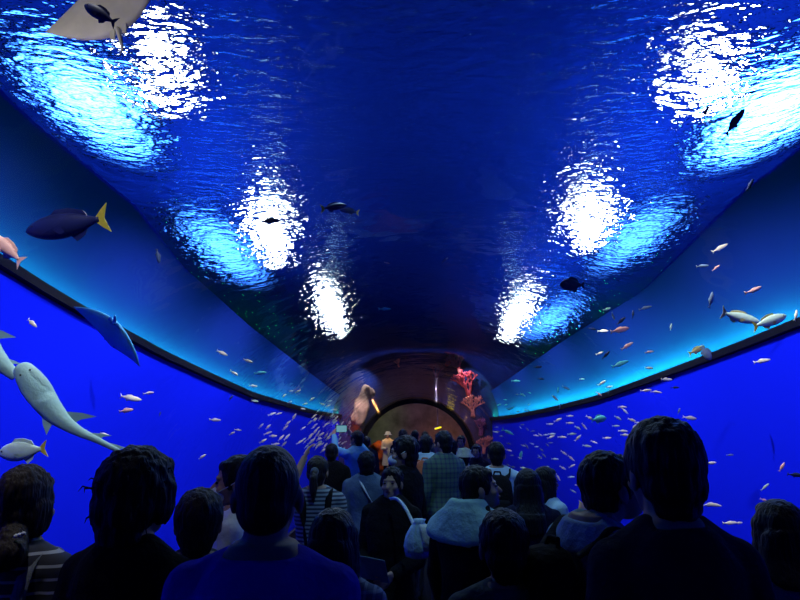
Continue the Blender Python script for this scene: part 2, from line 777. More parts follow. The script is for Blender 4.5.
def diffuser_mat(name, col, strength, shift, outer):
    """Luminous lens, brightest at a spot shifted along its length."""
    m, nt, out = new_mat(name)
    e = N(nt, 'ShaderNodeEmission')
    e.inputs['Color'].default_value = (*col, 1)
    tc = N(nt, 'ShaderNodeTexCoord')
    ds = N(nt, 'ShaderNodeVectorMath', operation='DISTANCE')
    ds.inputs[1].default_value = (0, shift, 0)  # off-centre falloff shapes the fading tail of the glitter streak
    nt.links.new(tc.outputs['Object'], ds.inputs[0])
    mr = N(nt, 'ShaderNodeMapRange', interpolation_type='SMOOTHERSTEP')
    mr.inputs['From Min'].default_value = 0.0
    mr.inputs['From Max'].default_value = outer
    mr.inputs['To Min'].default_value = strength
    mr.inputs['To Max'].default_value = 0.0
    nt.links.new(ds.outputs['Value'], mr.inputs['Value'])
    nt.links.new(mr.outputs[0], e.inputs['Strength'])
    nt.links.new(e.outputs[0], out.inputs['Surface'])
    return m


WHITE, CYAN = (0.9, 0.97, 1.0), (0.04, 0.20, 1.0)
SPOTS = [(162, 68, 0.34, 0.62, 70, 0.0, 'over the rippled water, nearest white light on the side of the yellow-tailed fish'),
         (270, 226, 0.19, 1.7, 60, 0.3, 'over the water, second white light above the side of the long ray'),
         (333, 310, 0.17, 3.0, 50, 0.4, 'over the water, third white light above the side of the long ray'),
         (712, 80, 0.22, 1.0, 70, 0.1, 'over the water, nearest white light above the backpack side'),
         (590, 218, 0.18, 1.7, 60, 0.3, 'over the water, second white light above the backpack side'),
         (516, 316, 0.17, 3.0, 50, 0.4, 'over the water, third white light above the backpack side')]
for px, py, ax, ay, st, sh, lb in SPOTS:
    pool_lamp(px, py, 3.0, ax, ay, diffuser_mat('white lens', WHITE, st, sh, 1.0 + sh), 'white floodlight ' + lb, 'white floodlights over the water', True)
WASH = [(92, 105, 0.75, 1.5, 32, 'nearest cyan glow on the side of the yellow-tailed fish'), (226, 250, 0.8, 2.0, 11, 'second cyan glow above the side of the long ray'),
        (770, 114, 0.85, 1.5, 60, 'brightest cyan glow above the pair of green-tinged fish'), (634, 240, 0.75, 1.8, 10, 'second cyan glow above the pink fish'),
        (548, 322, 0.8, 2.6, 9, 'third cyan glow above the dense shoal')]
for px, py, ax, ay, st, lb in WASH:
    pool_lamp(px, py, 2.2, ax, ay, diffuser_mat('cool lens', CYAN, st, 0.0, 1.0), 'broad floodlight, ' + lb, 'broad cyan floodlights over the water')

# added unseen spot fills just under the water, washing the painted walls
def spot(name, loc, target, power, col, angle=120, blend=0.8):
    l = bpy.data.lights.new(name, 'SPOT')
    l.energy = power
    l.color = col
    l.spot_size = R(angle)
    l.spot_blend = blend
    l.shadow_soft_size = 0.0
    o = bpy.data.objects.new(name, l)
    C.objects.link(o)
    o.location = loc
    o.rotation_euler = (Vector(target) - Vector(loc)).to_track_quat('-Z', 'Y').to_euler()
    return o


for side in (-1, 1):
    for Y, k in ((-2, 0.5), (1.5, 0.7), (4.5, 0.95), (8, 1.0), (11.5, 0.8), (15, 0.6), (18, 0.4), (20.5, 0.25)):
        x = XC + side * 1.7
        tx = wall_x(side, Y)
        spot('wall_fill', (x, Y, sheet_z(x, Y) - 0.15), (tx, Y + 0.6, 1.1), WALL_FILL * k, (1.0, 1.0, 1.0), 116, 0.9)
    for a, b in zip(np.linspace(-4, 21.4, 14)[:-1], np.linspace(-4, 21.4, 14)[1:]):  # added hidden strips make the cyan band of the mirrored tank
        pa = Vector((wall_x(side, a) + side * 0.05, a, ledge_z(side, a) + 0.10))
        pb = Vector((wall_x(side, b) + side * 0.05, b, ledge_z(side, b) + 0.10))
        mid = (pa + pb) / 2
        l = area('ledge_fill', mid, mid + Vector((side * 0.5, 0, 0.5)), 0.06, (pb - pa).length, LEDGE_FILL * (interp([-4, 7, 10, 16, 21], [.7, .7, 2.2, 2.2, 1.0], (a + b) / 2) if side > 0 else 0.8), (0.02, 1.0, 0.14), 170)
        yv = (pb - pa).normalized()
        zv = -(Vector((side * 0.6, 0, 0.5)).normalized())
        xv = yv.cross(zv).normalized()
        zv = xv.cross(yv)
        l.rotation_euler = Matrix((xv, yv, zv)).transposed().to_euler()

# added unseen blue spots over the visitors, since the water blocks the lamplight
for x, Y in ((-0.8, 5.0), (0.8, 5.0), (0.2, 8.5), (0.2, 13), (0.2, 17)):
    spot('crowd_fill', (XC + x, Y, WZ - 0.3), (XC, Y - 1.0, 0), CROWD_FILL, (0.50, 0.85, 1.0), 120, 1.0)

spot('crowd_fill', (XC, 2.2, WZ - 0.3), (XC + 0.1, 4.6, 0.9), 130, (0.40, 0.80, 1.0), 70, 1.0)  # added spot for the backs of the middle rows

# added unseen blue fills tinting the hall ceiling around the floodlights
for px, py, ax, ay, st, lb in WASH:
    q, p = lamp_spot(px, py, 2.2)
    for dy in (-1.5, 1.5):
        point('hall_fill', (q.x * 0.95, q.y + dy, CZ - 1.6), HALL_FILL, (0.05, 0.17, 1.0), 0.0)
point('hall_fill', (XC, 9, CZ - 2), 30, (0.1, 0.25, 1.0), 0.0)

W = bpy.data.worlds.new('world')
S.world = W
W.use_nodes = True
W.node_tree.nodes['Background'].inputs[0].default_value = (0.002, 0.006, 0.04, 1)
W.node_tree.nodes['Background'].inputs[1].default_value = 1.0

# ------------------------------------------------------------------ the far room
grey_wall = paint('purple grey plaster', (0.10, 0.08, 0.13), 0.9, 0.25, 1.2, 0.2, 8, spec=0.05)
room_rock = paint('warm rock render', (0.20, 0.15, 0.15), 0.95, 0.6, 1.5, 1.0, 5, spec=0.05)
for nm, lo, hi, m_ in (('ceiling_far', (-4.2, 21.7, 3.3), (4.6, 31, 3.45), grey_wall), ('wall_end', (-4.2, 31, 0), (4.6, 31.2, 3.3), room_rock),
                       ('wall_room_left', (-4.4, 21.7, 0), (-4.2, 31, 3.3), grey_wall), ('wall_room_right', (4.6, 21.7, 0), (4.8, 31, 3.3), grey_wall),
                       ('floor_far', (-4.2, 21.4, -0.12), (4.6, 31, 0.0), carpet)):
    mb = MB()
    mb.box(lo, hi)
    struct(nm, mb.mesh(nm, False), m_)
point('warm_lamp', (1.6, 29.9, 1.1), 24, (1.0, 0.42, 0.10), 0.0)
point('warm_lamp', (-1.0, 22.6, 1.9), 30, (1.0, 0.45, 0.15), 0.0)
point('violet_lamp', (0.8, 27.0, 1.9), 120, (0.7, 0.55, 1.0), 0.0)
spot('green_lamp', (-0.2, 26.0, 2.0), (-2.5, 30, 2.0), 240, (0.45, 1.0, 0.22), 70, 1.0)
spot('outcrop_fill', (-1.7, 18.6, 3.3), (-2.2, 20.5, 1.9), 320, (1.0, 0.8, 0.75), 50, 0.8)  # added unseen spot brightens the beige outcrop
spot('reflection_fill', (1.6, 18.4, 3.3), (2.2, 20.8, 2.4), 130, (1.0, 0.75, 0.75), 70, 0.8)  # added to lift the red and pink branches
spot('warm_spot', (-0.9, 18.5, 2.45), (-0.83, 20.2, 1.2), 60, (1.0, 0.55, 0.18), 36, 0.6)


def rough_rock(name, c, r, m_, seed, vox=0.06, amp=0.12):
    rnd = random.Random(seed)
    mb = MB()
    mb.ell((0, 0, r[2]), r)
    for k in range(9):
        a = rnd.uniform(0, 2 * PI)
        h = rnd.uniform(0.1, 1.7)
        mb.ell((r[0] * 0.7 * math.cos(a), r[1] * 0.7 * math.sin(a), r[2] * h), (r[0] * rnd.uniform(.3, .55), r[1] * rnd.uniform(.3, .55), r[2] * rnd.uniform(.18, .35)))
    me = mb.fuse(name, vox, 2)
    push(me, lambda q: amp * noise.noise(q * 3.0 + Vector((seed, 0, 0))))
    ground(me)
    o = link(name, me, m_)
    o.location = c
    return o


p = at_depth(379, 450, 23.6)
tag(rough_rock('rock_pillar', (p.x, 23.6, 0), (0.42, 0.4, 0.62), paint('orange rock', (0.8, 0.26, 0.09), 0.9, 0.7, 5, 1.0, 12), 3),
    'orange-lit knobbly rock pillar standing in the far room beyond the arch', 'rock')

t = empty('light_bar', at_depth(438, 428, 27.0), 0.0)
tag(t, 'short slanting yellow light bar glowing in the far room', 'lamp')
mb = MB()
mb.cap((-0.13, 0, -0.035), (0.13, 0, 0.035), 0.035, 0.035)
link('tube', mb.mesh('tube'), glow('yellow tube', (1.0, 0.75, 0.02), 1.4), t)
mb = MB()
mb.cap((-0.15, 0.05, -0.005), (0.15, 0.05, 0.08), 0.03, 0.03)
mb.cap((0, 0.05, 0.03), (0, 0.05, 3.3 - t.location.z), 0.012, 0.012)
link('holder', mb.mesh('holder'), dark_paint, t)


# warm reflections round the arch, modelled as branches and an outcrop
def reflection(name, px, py, size, m_, seed, label):  # branching mesh stands in for a reflection of the far room
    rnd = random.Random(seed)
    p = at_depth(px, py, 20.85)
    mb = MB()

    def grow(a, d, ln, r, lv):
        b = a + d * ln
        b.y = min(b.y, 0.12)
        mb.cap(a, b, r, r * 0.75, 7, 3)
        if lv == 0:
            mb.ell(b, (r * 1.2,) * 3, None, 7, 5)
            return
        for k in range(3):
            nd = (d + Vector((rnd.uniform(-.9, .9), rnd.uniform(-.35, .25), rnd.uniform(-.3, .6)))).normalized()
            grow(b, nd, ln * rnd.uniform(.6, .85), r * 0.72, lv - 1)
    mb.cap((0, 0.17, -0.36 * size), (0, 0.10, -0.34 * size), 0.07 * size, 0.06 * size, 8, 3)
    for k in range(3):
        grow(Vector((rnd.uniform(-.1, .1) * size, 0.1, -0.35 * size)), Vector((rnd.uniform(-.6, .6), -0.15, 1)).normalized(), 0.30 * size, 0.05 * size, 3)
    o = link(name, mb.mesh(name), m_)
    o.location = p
    tag(o, label, 'reflection')


red = paint('red reflection', (0.55, 0.06, 0.10), 0.9, 0.5, 8)
pink = paint('pink reflection', (0.70, 0.22, 0.24), 0.9, 0.5, 8)
violet = paint('violet reflection', (0.20, 0.05, 0.22), 0.9, 0.5, 8)
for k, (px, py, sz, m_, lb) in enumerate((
        (447, 357, 0.8, red, 'red branch-modelled reflection, topmost of those round the arch'),
        (461, 366, 1.1, pink, 'large pink branch-modelled reflection high beside the arch'),
        (470, 386, 1.1, red, 'large red branch-modelled reflection below the big pink one beside the arch'),
        (474, 407, 0.9, pink, 'pink branch-modelled reflection halfway down beside the arch'),
        (480, 428, 0.7, violet, 'violet branch-modelled reflection low beside the arch'),
        (484, 446, 0.7, pink, 'pink branch-modelled reflection lowest beside the arch'),
        (436, 371, 0.6, violet, 'violet branch-modelled reflection above the crown of the arch'),
        (399, 363, 0.35, pink, 'small round modelled pink reflection alone above the arch crown'))):
    reflection('reflection', px, py, sz, m_, 40 + k, lb)
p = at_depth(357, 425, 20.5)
o = rough_rock('reflection_outcrop', (p.x, 20.5, p.z), (0.26, 0.25, 0.72), paint('pale beige reflection', (0.62, 0.40, 0.34), 0.9, 0.6, 3, 0.8, 9), 11, 0.05, 0.10)  # beige reflection given the form of an outcrop
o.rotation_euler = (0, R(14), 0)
tag(o, 'pale beige reflection outcrop modelled outside the vault beside the arch', 'rock')

# ------------------------------------------------------------------ people
skin = paint('skin', (0.42, 0.25, 0.18), 0.6, 0.15, 6, spec=0.2)
lip = paint('lip', (0.35, 0.12, 0.10), 0.5, 0.2, 20)
eye_m = paint('eye', (0.02, 0.015, 0.012), 0.2, 0.2, 50, spec=0.6)
hair_m = paint('black hair', (0.010, 0.009, 0.012), 0.55, 0.4, 18, 0.5, 90, stretch=(1, 1, 0.15), spec=0.15)
hair_b = paint('dark brown hair', (0.028, 0.020, 0.018), 0.55, 0.4, 18, 0.5, 90, stretch=(1, 1, 0.15), spec=0.15)
shoe_m = paint('dark shoe leather', (0.02, 0.02, 0.025), 0.5, 0.3, 10)
pants_m = paint('dark trouser cloth', (0.016, 0.017, 0.026), 0.9, 0.35, 30, 0.4, 60)
jean_m = paint('navy denim', (0.03, 0.045, 0.10), 0.9, 0.35, 30, 0.4, 120)
mask_m = paint('pale face mask', (0.62, 0.66, 0.72), 0.8, 0.1, 10, 0.3, 60)
black_m = paint('black cloth', (0.010, 0.010, 0.014), 0.95, 0.35, 12, 0.5, 30, spec=0.05)
navy_m = paint('navy cloth', (0.014, 0.016, 0.045), 0.95, 0.35, 12, 0.5, 30, spec=0.05)
blue_tee = paint('blue cotton', (0.055, 0.045, 0.60), 0.95, 0.2, 10, 0.5, 24, spec=0.02)
grey_m = paint('grey cotton', (0.10, 0.11, 0.14), 0.95, 0.25, 10, 0.5, 24, spec=0.05)
slate_m = paint('slate blue cotton', (0.15, 0.20, 0.30), 0.95, 0.25, 10, 0.5, 24, spec=0.05)
coat_m = paint('blue grey coat cloth', (0.10, 0.15, 0.25), 0.95, 0.25, 10, 0.5, 24, spec=0.05)
white_m = paint('white cotton', (0.72, 0.76, 0.80), 0.95, 0.12, 10, 0.5, 24, spec=0.05)
pale_m = paint('pale blue cotton', (0.42, 0.60, 0.80), 0.95, 0.2, 10, 0.6, 18, spec=0.05)
sky_m = paint('light blue cotton', (0.12, 0.36, 0.75), 0.95, 0.2, 10, 0.6, 18, spec=0.05)
beige_m = paint('beige coat cloth', (0.85, 0.62, 0.32), 0.95, 0.2, 10, 0.4, 24, spec=0.05)
hat_m = paint('pale grey felt', (0.42, 0.46, 0.46), 0.95, 0.2, 20, 0.3, 60, spec=0.05)
orange_m = paint('orange nylon', (0.50, 0.12, 0.05), 0.7, 0.2, 10, 0.4, 40)
strap_m = paint('grey webbing', (0.16, 0.18, 0.22), 0.9, 0.2, 60, 0.3, 200)
wstrap_m = paint('white webbing', (0.65, 0.72, 0.80), 0.9, 0.15, 60, 0.3, 200)
stripe_m = striped('navy and white stripes', (0.012, 0.014, 0.03), (0.30, 0.33, 0.40), 24, 0.22)
stripe2_m = striped('white and navy stripes', (0.22, 0.26, 0.32), (0.02, 0.025, 0.06), 34, 0.5)
plaid_m = striped('green plaid', (0.06, 0.12, 0.10), (0.02, 0.03, 0.09), 22, 0.35, both=True)
plaid2_m = striped('blue plaid', (0.05, 0.08, 0.22), (0.30, 0.38, 0.60), 30, 0.3, both=True)

# torso sections: height, half width, half depth, fore-aft centre (for a 1.70 m body)
TORSO = [(0.80, 0.105, 0.085, -.005), (0.86, 0.150, 0.108, -.012), (0.93, 0.160, 0.112, -.012), (1.02, 0.142, 0.098, 0.0), (1.10, 0.137, 0.098, 0.0),
         (1.20, 0.152, 0.108, 0.0), (1.28, 0.165, 0.110, -.004), (1.355, 0.166, 0.098, -.010), (1.405, 0.134, 0.082, -.014), (1.445, 0.092, 0.068, -.016), (1.48, 0.060, 0.057, -.012), (1.50, 0.054, 0.054, -.010)]


def torso(mb, off=0.0, z0=0.80, z1=1.465, wide=1.0, neck=None):
    zs = [t[0] for t in TORSO]
    rings = []
    n = 15
    for i in range(n):
        z = z0 + (z1 - z0) * i / (n - 1)
        hx = interp(zs, [t[1] for t in TORSO], z) * wide + off
        hy = interp(zs, [t[2] for t in TORSO], z) + off
        cy = interp(zs, [t[3] for t in TORSO], z)
        rings.append((0, cy, z, hx, hy))
    mb.loft(rings, 28, 2.4)


ARMS = {  # elbow, wrist (right side, x positive)
    'down': ((0.215, -0.03, 1.10), (0.225, 0.05, 0.86)),
    'fold': ((0.205, 0.02, 1.09), (0.06, 0.20, 1.10)),
    'phone': ((0.19, 0.08, 1.12), (0.07, 0.30, 1.30)),
    'hold': ((0.21, 0.00, 1.09), (0.13, 0.24, 1.04)),
    'up': ((0.22, 0.19, 1.44), (0.13, 0.27, 1.66)),
    'high': ((0.24, 0.20, 1.42), (0.16, 0.38, 1.62)),
}


def hand(mb, w, d, s, vox):
    """Palm, four unequal bent fingers and a thumb off the side; d points along the forearm."""
    d = Vector(d).normalized()
    inw = Vector((-s, 0.25, 0))
    inw = (inw - d * inw.dot(d)).normalized()      # palm faces the body
    side = d.cross(inw).normalized()
    if side.y < 0 and abs(d.z) > 0.5:
        side = -side
    w = Vector(w)
    for k in (-1.5, -0.5, 0.5, 1.5):
        mb.cap(w + side * k * 0.010 + d * 0.005, w + side * k * 0.019 + d * 0.075, 0.015, 0.0125, 8, 3)
    for k, ln in ((-1.5, 0.052), (-0.5, 0.067), (0.5, 0.073), (1.5, 0.065)):
        a = w + side * k * 0.0205 + d * 0.082
        sp = (d + side * k * 0.06 + inw * 0.22).normalized()
        b = a + sp * ln * 0.52
        c = b + (sp + inw * 0.55).normalized() * ln * 0.48
        mb.cap(a, b, 0.0088, 0.0082, 8, 3)
        mb.cap(b, c, 0.0082, 0.0070, 8, 3)
    a = w + side * 0.020 + d * 0.022
    b = a + (side * 0.75 + d * 0.65 + inw * 0.25).normalized() * 0.045
    c = b + (side * 0.15 + d + inw * 0.35).normalized() * 0.032
    mb.cap(a, b, 0.0125, 0.0100, 8, 3)
    mb.cap(b, c, 0.0100, 0.0080, 8, 3)


PIV = Vector((0, -0.012, 1.47))
LEAN = [0.0]


def head_frame(yaw, pitch, roll=0.0, hs=1.0):
    M = Matrix.Rotation(R(yaw), 3, 'Z') @ Matrix.Rotation(R(-pitch), 3, 'X') @ Matrix.Rotation(R(roll), 3, 'Y')

    def T(p):
        return PIV + Vector((0, LEAN[0], -0.022 - 0.25 * LEAN[0])) + M @ ((Vector(p) - PIV) * hs)
    return T, M


def locks(me, amp, fz, seed, zfade=None):
    off = Vector((seed * 3.1, seed * 1.7, 0))
    push(me, lambda p: amp * (noise.noise(Vector((p.x * 55, p.y * 55, p.z * fz)) + off) + 0.6 * noise.noise(Vector((p.x * 120, p.y * 120, p.z * fz * 2)) + off)))


def person(px, top, Y, face, label, hair='short', shirt=('tee', None), pants=None, arms=('down', 'down'), yaw=0, pitch=0, roll=0,
           broad=1.0, hs=1.0, near=False, mask=False, hm=None, height=None, group=None, skirt=None, hairscale=1.0, seed=0, lean=0.0, neckz=1.448):
    """A standing visitor; face = direction faced, 0 along the tunnel, 90 towards the yellow-tailed fish."""
    p = at_depth(px, top, Y)
    lift = {'shaved': 0.004, 'bushy': 0.03, 'hat': 0.035}.get(hair, 0.016)
    LEAN[0] = lean
    ht = height or p.z
    k = ht / (1.448 + (0.233 + lift) * hs - 0.25 * lean)
    fx, fy = -math.sin(R(face)), math.cos(R(face))
    t = empty('person', (p.x - fx * lean * k, Y - fy * lean * k, 0), R(face), k)
    tag(t, label, 'person', group)
    vox = 0.0065 if near else 0.009
    T, M = head_frame(yaw, pitch, roll, hs)
    sx = 0.168 * broad
    arm_pts = []
    for s, a in ((1, arms[1]), (-1, arms[0])):
        e, w = ARMS[a]
        arm_pts.append((s, Vector((s * sx, -0.012, 1.355)), Vector((s * (e[0] + (broad - 1) * .17), e[1], e[2])), Vector((s * (w[0] + (broad - 1) * .12), w[1], w[2]))))
    # body, one skin
    mb = MB()
    torso(mb, 0, wide=broad)
    mb.cap((0, -0.02, 1.40), T((0, -0.004, 1.54)), 0.056, 0.054)
    mb.ell(T((0, -0.006, 1.612)), Vector((0.074, 0.092, 0.090)) * hs, M)
    mb.ell(T((0, 0.036, 1.562)), Vector((0.061, 0.060, 0.085)) * hs, M)
    mb.ell(T((0, 0.044, 1.515)), Vector((0.047, 0.050, 0.040)) * hs, M)
    mb.ell(T((0, 0.080, 1.498)), Vector((0.021, 0.017, 0.017)) * hs, M)
    mb.cap(T((0, 0.090, 1.588)), T((0, 0.112, 1.555)), 0.009, 0.013, 8, 3)
    mb.ell(T((0, 0.082, 1.610)), Vector((0.050, 0.014, 0.009)) * hs, M)
    mb.ell(T((0, 0.090, 1.528)), Vector((0.024, 0.011, 0.011)) * hs, M)
    for s in (-1, 1):
        mb.ell(T((s * 0.040, 0.066, 1.556)), Vector((0.022, 0.024, 0.020)) * hs, M, 10, 7)
        mb.ell(T((s * 0.077, -0.006, 1.575)), Vector((0.011, 0.021, 0.033)) * hs, M @ Matrix.Rotation(R(s * 14), 3, 'Z'), 10, 8)
    for s, a, e, w in arm_pts:
        mb.cap((s * 0.045, -0.016, 1.430), a + Vector((-s * 0.02, 0, 0)), 0.042, 0.054)
        mb.cap(a, e, 0.050, 0.041)
        mb.cap(e, w, 0.040, 0.027)
        hand(mb, w, w - e, s, vox)
    for s in (-1, 1):
        hp, kn, an = Vector((s * 0.088, -0.01, 0.86)), Vector((s * 0.095, 0.012, 0.48)), Vector((s * 0.10, -0.02, 0.09))
        mb.cap(hp, kn, 0.082, 0.054)
        mb.cap(kn, kn.lerp(an, 0.35) + Vector((0, -0.012, 0)), 0.053, 0.052)
        mb.cap(kn.lerp(an, 0.35) + Vector((0, -0.012, 0)), an, 0.052, 0.036)
        mb.cap(an + Vector((0, -0.02, -0.045)), an + Vector((s * 0.015, 0.15, -0.062)), 0.036, 0.026)
    link('body', mb.fuse('body', vox, 2), skin, t)
    # face details
    for s in (-1, 1):
        mb = MB()
        mb.ell(T((s * 0.031, 0.0885, 1.588)), (0.012 * hs, 0.008 * hs, 0.0065 * hs), M, 10, 8)
        link('eye', mb.mesh('eye'), eye_m, t)
    if mask:
        mb = MB()
        mb.ell(T((0, 0.070, 1.532)), (0.058 * hs, 0.052 * hs, 0.044 * hs), M)
        mk = link('face_mask', mb.mesh('mask'), mask_m, t)
        for s in (-1, 1):
            mb = MB()
            mb.chain([T((s * 0.055, 0.075, 1.55)), T((s * 0.074, 0.03, 1.575)), T((s * 0.086, -0.012, 1.60))], [0.003] * 3, 6)
            link('ear_loop', mb.fuse('loop', 0.002, 0), mask_m, mk)
    else:
        mb = MB()
        mb.ell(T((0, 0.0985, 1.5285)), (0.022 * hs, 0.006 * hs, 0.006 * hs), M, 10, 8)
        link('mouth', mb.mesh('mouth'), lip, t)
    # hair
    hm = hm or hair_m
    mb = MB()
    q = hairscale
    hv = 0.006 if near else 0.009
    amp, fz = 0.006, 14

    def he(c, r):
        mb.ell(T(c), Vector(r) * hs, M)
    if hair == 'shaved':
        he((0, -0.014, 1.616), (0.0765, 0.091, 0.091))
        he((0, -0.040, 1.560), (0.066, 0.062, 0.060))
        amp = 0.001
    elif hair in ('short', 'hat', 'bun', 'ponytail', 'mid'):
        he((0, -0.016, 1.622), (0.086 * q, 0.098 * q, 0.096 * q))
        he((0, -0.046, 1.565), (0.072 * q, 0.064 * q, 0.066))
        he((0, -0.052, 1.515), (0.054 * q, 0.040, 0.040))
        he((0, 0.036, 1.660), (0.062 * q, 0.050, 0.034))
        for s in (-1, 1):
            he((s * 0.066, 0.020, 1.600), (0.016, 0.030, 0.045))
        if hair == 'mid':
            he((0, -0.045, 1.51), (0.066 * q, 0.052, 0.058))
            amp = 0.008
        if hair == 'bun':
            mb.cap(T((0.035, -0.085, 1.50)), T((0.05, -0.11, 1.465)), 0.05, 0.052)
            he((0.05, -0.115, 1.455), (0.062, 0.052, 0.055))
            for s in (-1, 1):
                he((s * 0.066, -0.012, 1.560), (0.030, 0.055, 0.075))
            he((0, -0.02, 1.640), (0.080, 0.094, 0.092))
        if hair == 'ponytail':
            he((0, -0.105, 1.60), (0.030, 0.030, 0.030))
            mb.chain([T((0, -0.115, 1.60)), T((0, -0.155, 1.55)), T((0, -0.150, 1.46)), T((0, -0.13, 1.38))], [0.026, 0.034, 0.030, 0.010])
    elif hair == 'bushy':
        he((0, -0.016, 1.632), (0.106, 0.112, 0.104))
        he((0, -0.052, 1.565), (0.098, 0.072, 0.085))
        he((0, 0.035, 1.672), (0.080, 0.060, 0.040))
        for s in (-1, 1):
            he((s * 0.085, 0.005, 1.585), (0.028, 0.045, 0.070))
        he((0, -0.060, 1.500), (0.072, 0.040, 0.055))
        amp, fz = 0.008, 16
    elif hair in ('bob', 'long'):
        he((0, -0.012, 1.624), (0.090 * q, 0.100 * q, 0.096 * q))
        he((0, 0.040, 1.668), (0.068, 0.052, 0.034))
        low = 1.40 if hair == 'bob' else 1.24
        rings = []
        for i in range(13):
            u = i / 12
            z = low + (1.605 - low) * u
            wv = (0.090 + 0.020 * (1 - u) + (0.014 * math.sin(PI * min(1, (1 - u) * 1.1)) if hair == 'bob' else 0)) * q * hs
            if i == 0:
                wv *= 0.72
            elif i == 1:
                wv *= 0.94
            back = -0.052 - 0.075 * max(0, min(1, (1.50 - z) / 0.14))
            c = T((0, back, max(z, 1.40)))
            if i == 12:
                wv *= 0.90
            rings.append((c.x, c.y, z if z < 1.40 else c.z, wv, (0.062 - 0.016 * (1 - u)) * (0.7 if i == 0 else 1)))
        mb.loft(rings, 24, 2.2)
        for s in (-1, 1):
            for i in range(6):
                z = 1.61 + (max(low, 1.42) - 1.61) * i / 5
                he((s * (0.076 + 0.006 * i * 0.6), 0.008 - 0.004 * i, z), (0.024, 0.050, 0.040))
        amp, fz = 0.0035, 4
    me = mb.fuse('hair', hv, 2)
    locks(me, amp, fz, seed + 1)
    if hair == 'bushy':
        wb = MB()
        rnd = random.Random(seed)
        for i in range(46):
            a, b = rnd.uniform(0, 2 * PI), rnd.uniform(-0.5, 1.2)
            n_ = Vector((math.cos(a) * math.cos(b), math.sin(a) * math.cos(b) * 0.9 - 0.1, math.sin(b)))
            s0 = Vector((0, -0.025, 1.60)) + Vector((n_.x * 0.098, n_.y * 0.105, n_.z * 0.105))
            s1 = s0 + n_ * rnd.uniform(0.012, 0.028) + Vector((rnd.uniform(-.012, .012), 0, rnd.uniform(-.02, .005)))
            s2 = s1 + n_ * 0.006 + Vector((rnd.uniform(-.01, .01), 0, rnd.uniform(-.03, -.005)))
            wb.chain([T(s0), T(s1), T(s2)], [0.0035, 0.002, 0.0008], 5)
        v0 = [tuple(v.co) for v in me.vertices]
        f0 = [tuple(f.vertices) for f in me.polygons]
        wb.add(v0, f0)
        me = wb.mesh('hair')
    ho = link('hair', me, hm, t)
    if hair == 'bun':
        mb = MB()
        for i in range(3):
            mb.ell(T((0.085 + 0.012 * i, -0.135, 1.512 + 0.004 * i)), (0.008, 0.006, 0.007))
        link('hair_clip', mb.mesh('clip'), white_m, ho)
    if hair == 'ponytail':
        mb = MB()
        mb.ell(T((0, -0.122, 1.60)), (0.033, 0.014, 0.033))
        link('hair_tie', mb.mesh('tie'), strap_m, ho)
    if hair == 'hat':
        mb = MB()
        rings = [(1.612, 0.150, 0.155), (1.618, 0.152, 0.157), (1.650, 0.104, 0.115), (1.700, 0.096, 0.106), (1.728, 0.080, 0.090), (1.738, 0.04, 0.05)]
        mb.loft([(0, -0.010, z, a, b) for z, a, b in rings], 28)
        for i in range(len(mb.v)):
            mb.v[i] = tuple(T(mb.v[i]))
        link('hat', mb.mesh('hat'), hat_m, t)
    # clothes
    kind, cm = shirt
    if kind:
        mb = MB()
        longs = kind in ('jacket', 'coat', 'hoodie')
        off = 0.020 if longs else 0.013
        z0 = 0.52 if kind == 'coat' else 0.83
        if kind == 'coat':
            mb.loft([(0, -0.01, 0.50, 0.215, 0.17), (0, -0.01, 0.70, 0.20, 0.155), (0, -0.01, 0.95, 0.185, 0.135), (0, 0, 1.1, 0.168, 0.125)], 28, 2.3)
            torso(mb, off, 1.0, 1.462, broad)
        else:
            torso(mb, off, z0, neckz if not longs else 1.47, broad)
        for s, a, e, w in arm_pts:
            mb.ell(a + Vector((-s * 0.03, 0, -0.005)), (0.078, 0.072, 0.066))
            mb.cap((s * 0.055, -0.016, neckz - 0.023 if not longs else 1.435), a + Vector((-s * 0.02, 0, 0.004)), 0.050, 0.066)
            if longs:
                mb.cap(a, e, 0.068, 0.056)
                mb.cap(e, e.lerp(w, 0.93), 0.055, 0.042)
            else:
                mb.cap(a, a.lerp(e, 0.72), 0.066, 0.060)
        me = mb.fuse('shirt', 0.009 if near else 0.012, 3)
        push(me, lambda q: 0.006 * noise.noise(Vector((q.x * 9 + seed, q.y * 9, q.z * 14))))
        link({'tee': 'shirt', 'jacket': 'jacket', 'coat': 'coat', 'hoodie': 'jacket'}[kind], me, cm, t)
    if skirt:
        mb = MB()
        mb.loft([(0, -0.01, 0.28, 0.25, 0.21), (0, -0.01, 0.55, 0.215, 0.175), (0, -0.01, 0.85, 0.178, 0.135), (0, 0, 1.03, 0.155, 0.112)], 32, 2.1)
        link('skirt', mb.mesh('skirt'), skirt, t)
    mb = MB()
    torso(mb, 0.008, 0.80, 1.0)
    for s in (-1, 1):
        hp, kn, an = Vector((s * 0.088, -0.01, 0.86)), Vector((s * 0.095, 0.012, 0.48)), Vector((s * 0.10, -0.02, 0.10))
        mb.cap(hp, kn, 0.092, 0.070)
        mb.cap(kn, an, 0.070, 0.060)
    link('trousers', mb.fuse('trousers', 0.013, 2), pants or pants_m, t)
    for s in (-1, 1):
        mb = MB()
        an = Vector((s * 0.10, -0.02, 0.05))
        mb.ell(an + Vector((0, -0.005, 0.012)), (0.047, 0.060, 0.062))
        mb.cap(an + Vector((0, -0.03, -0.004)), an + Vector((s * 0.015, 0.16, -0.012)), 0.046, 0.038)
        me = mb.fuse('shoe', 0.012, 1)
        ground(me)
        link('shoe', me, shoe_m, t)
    return t


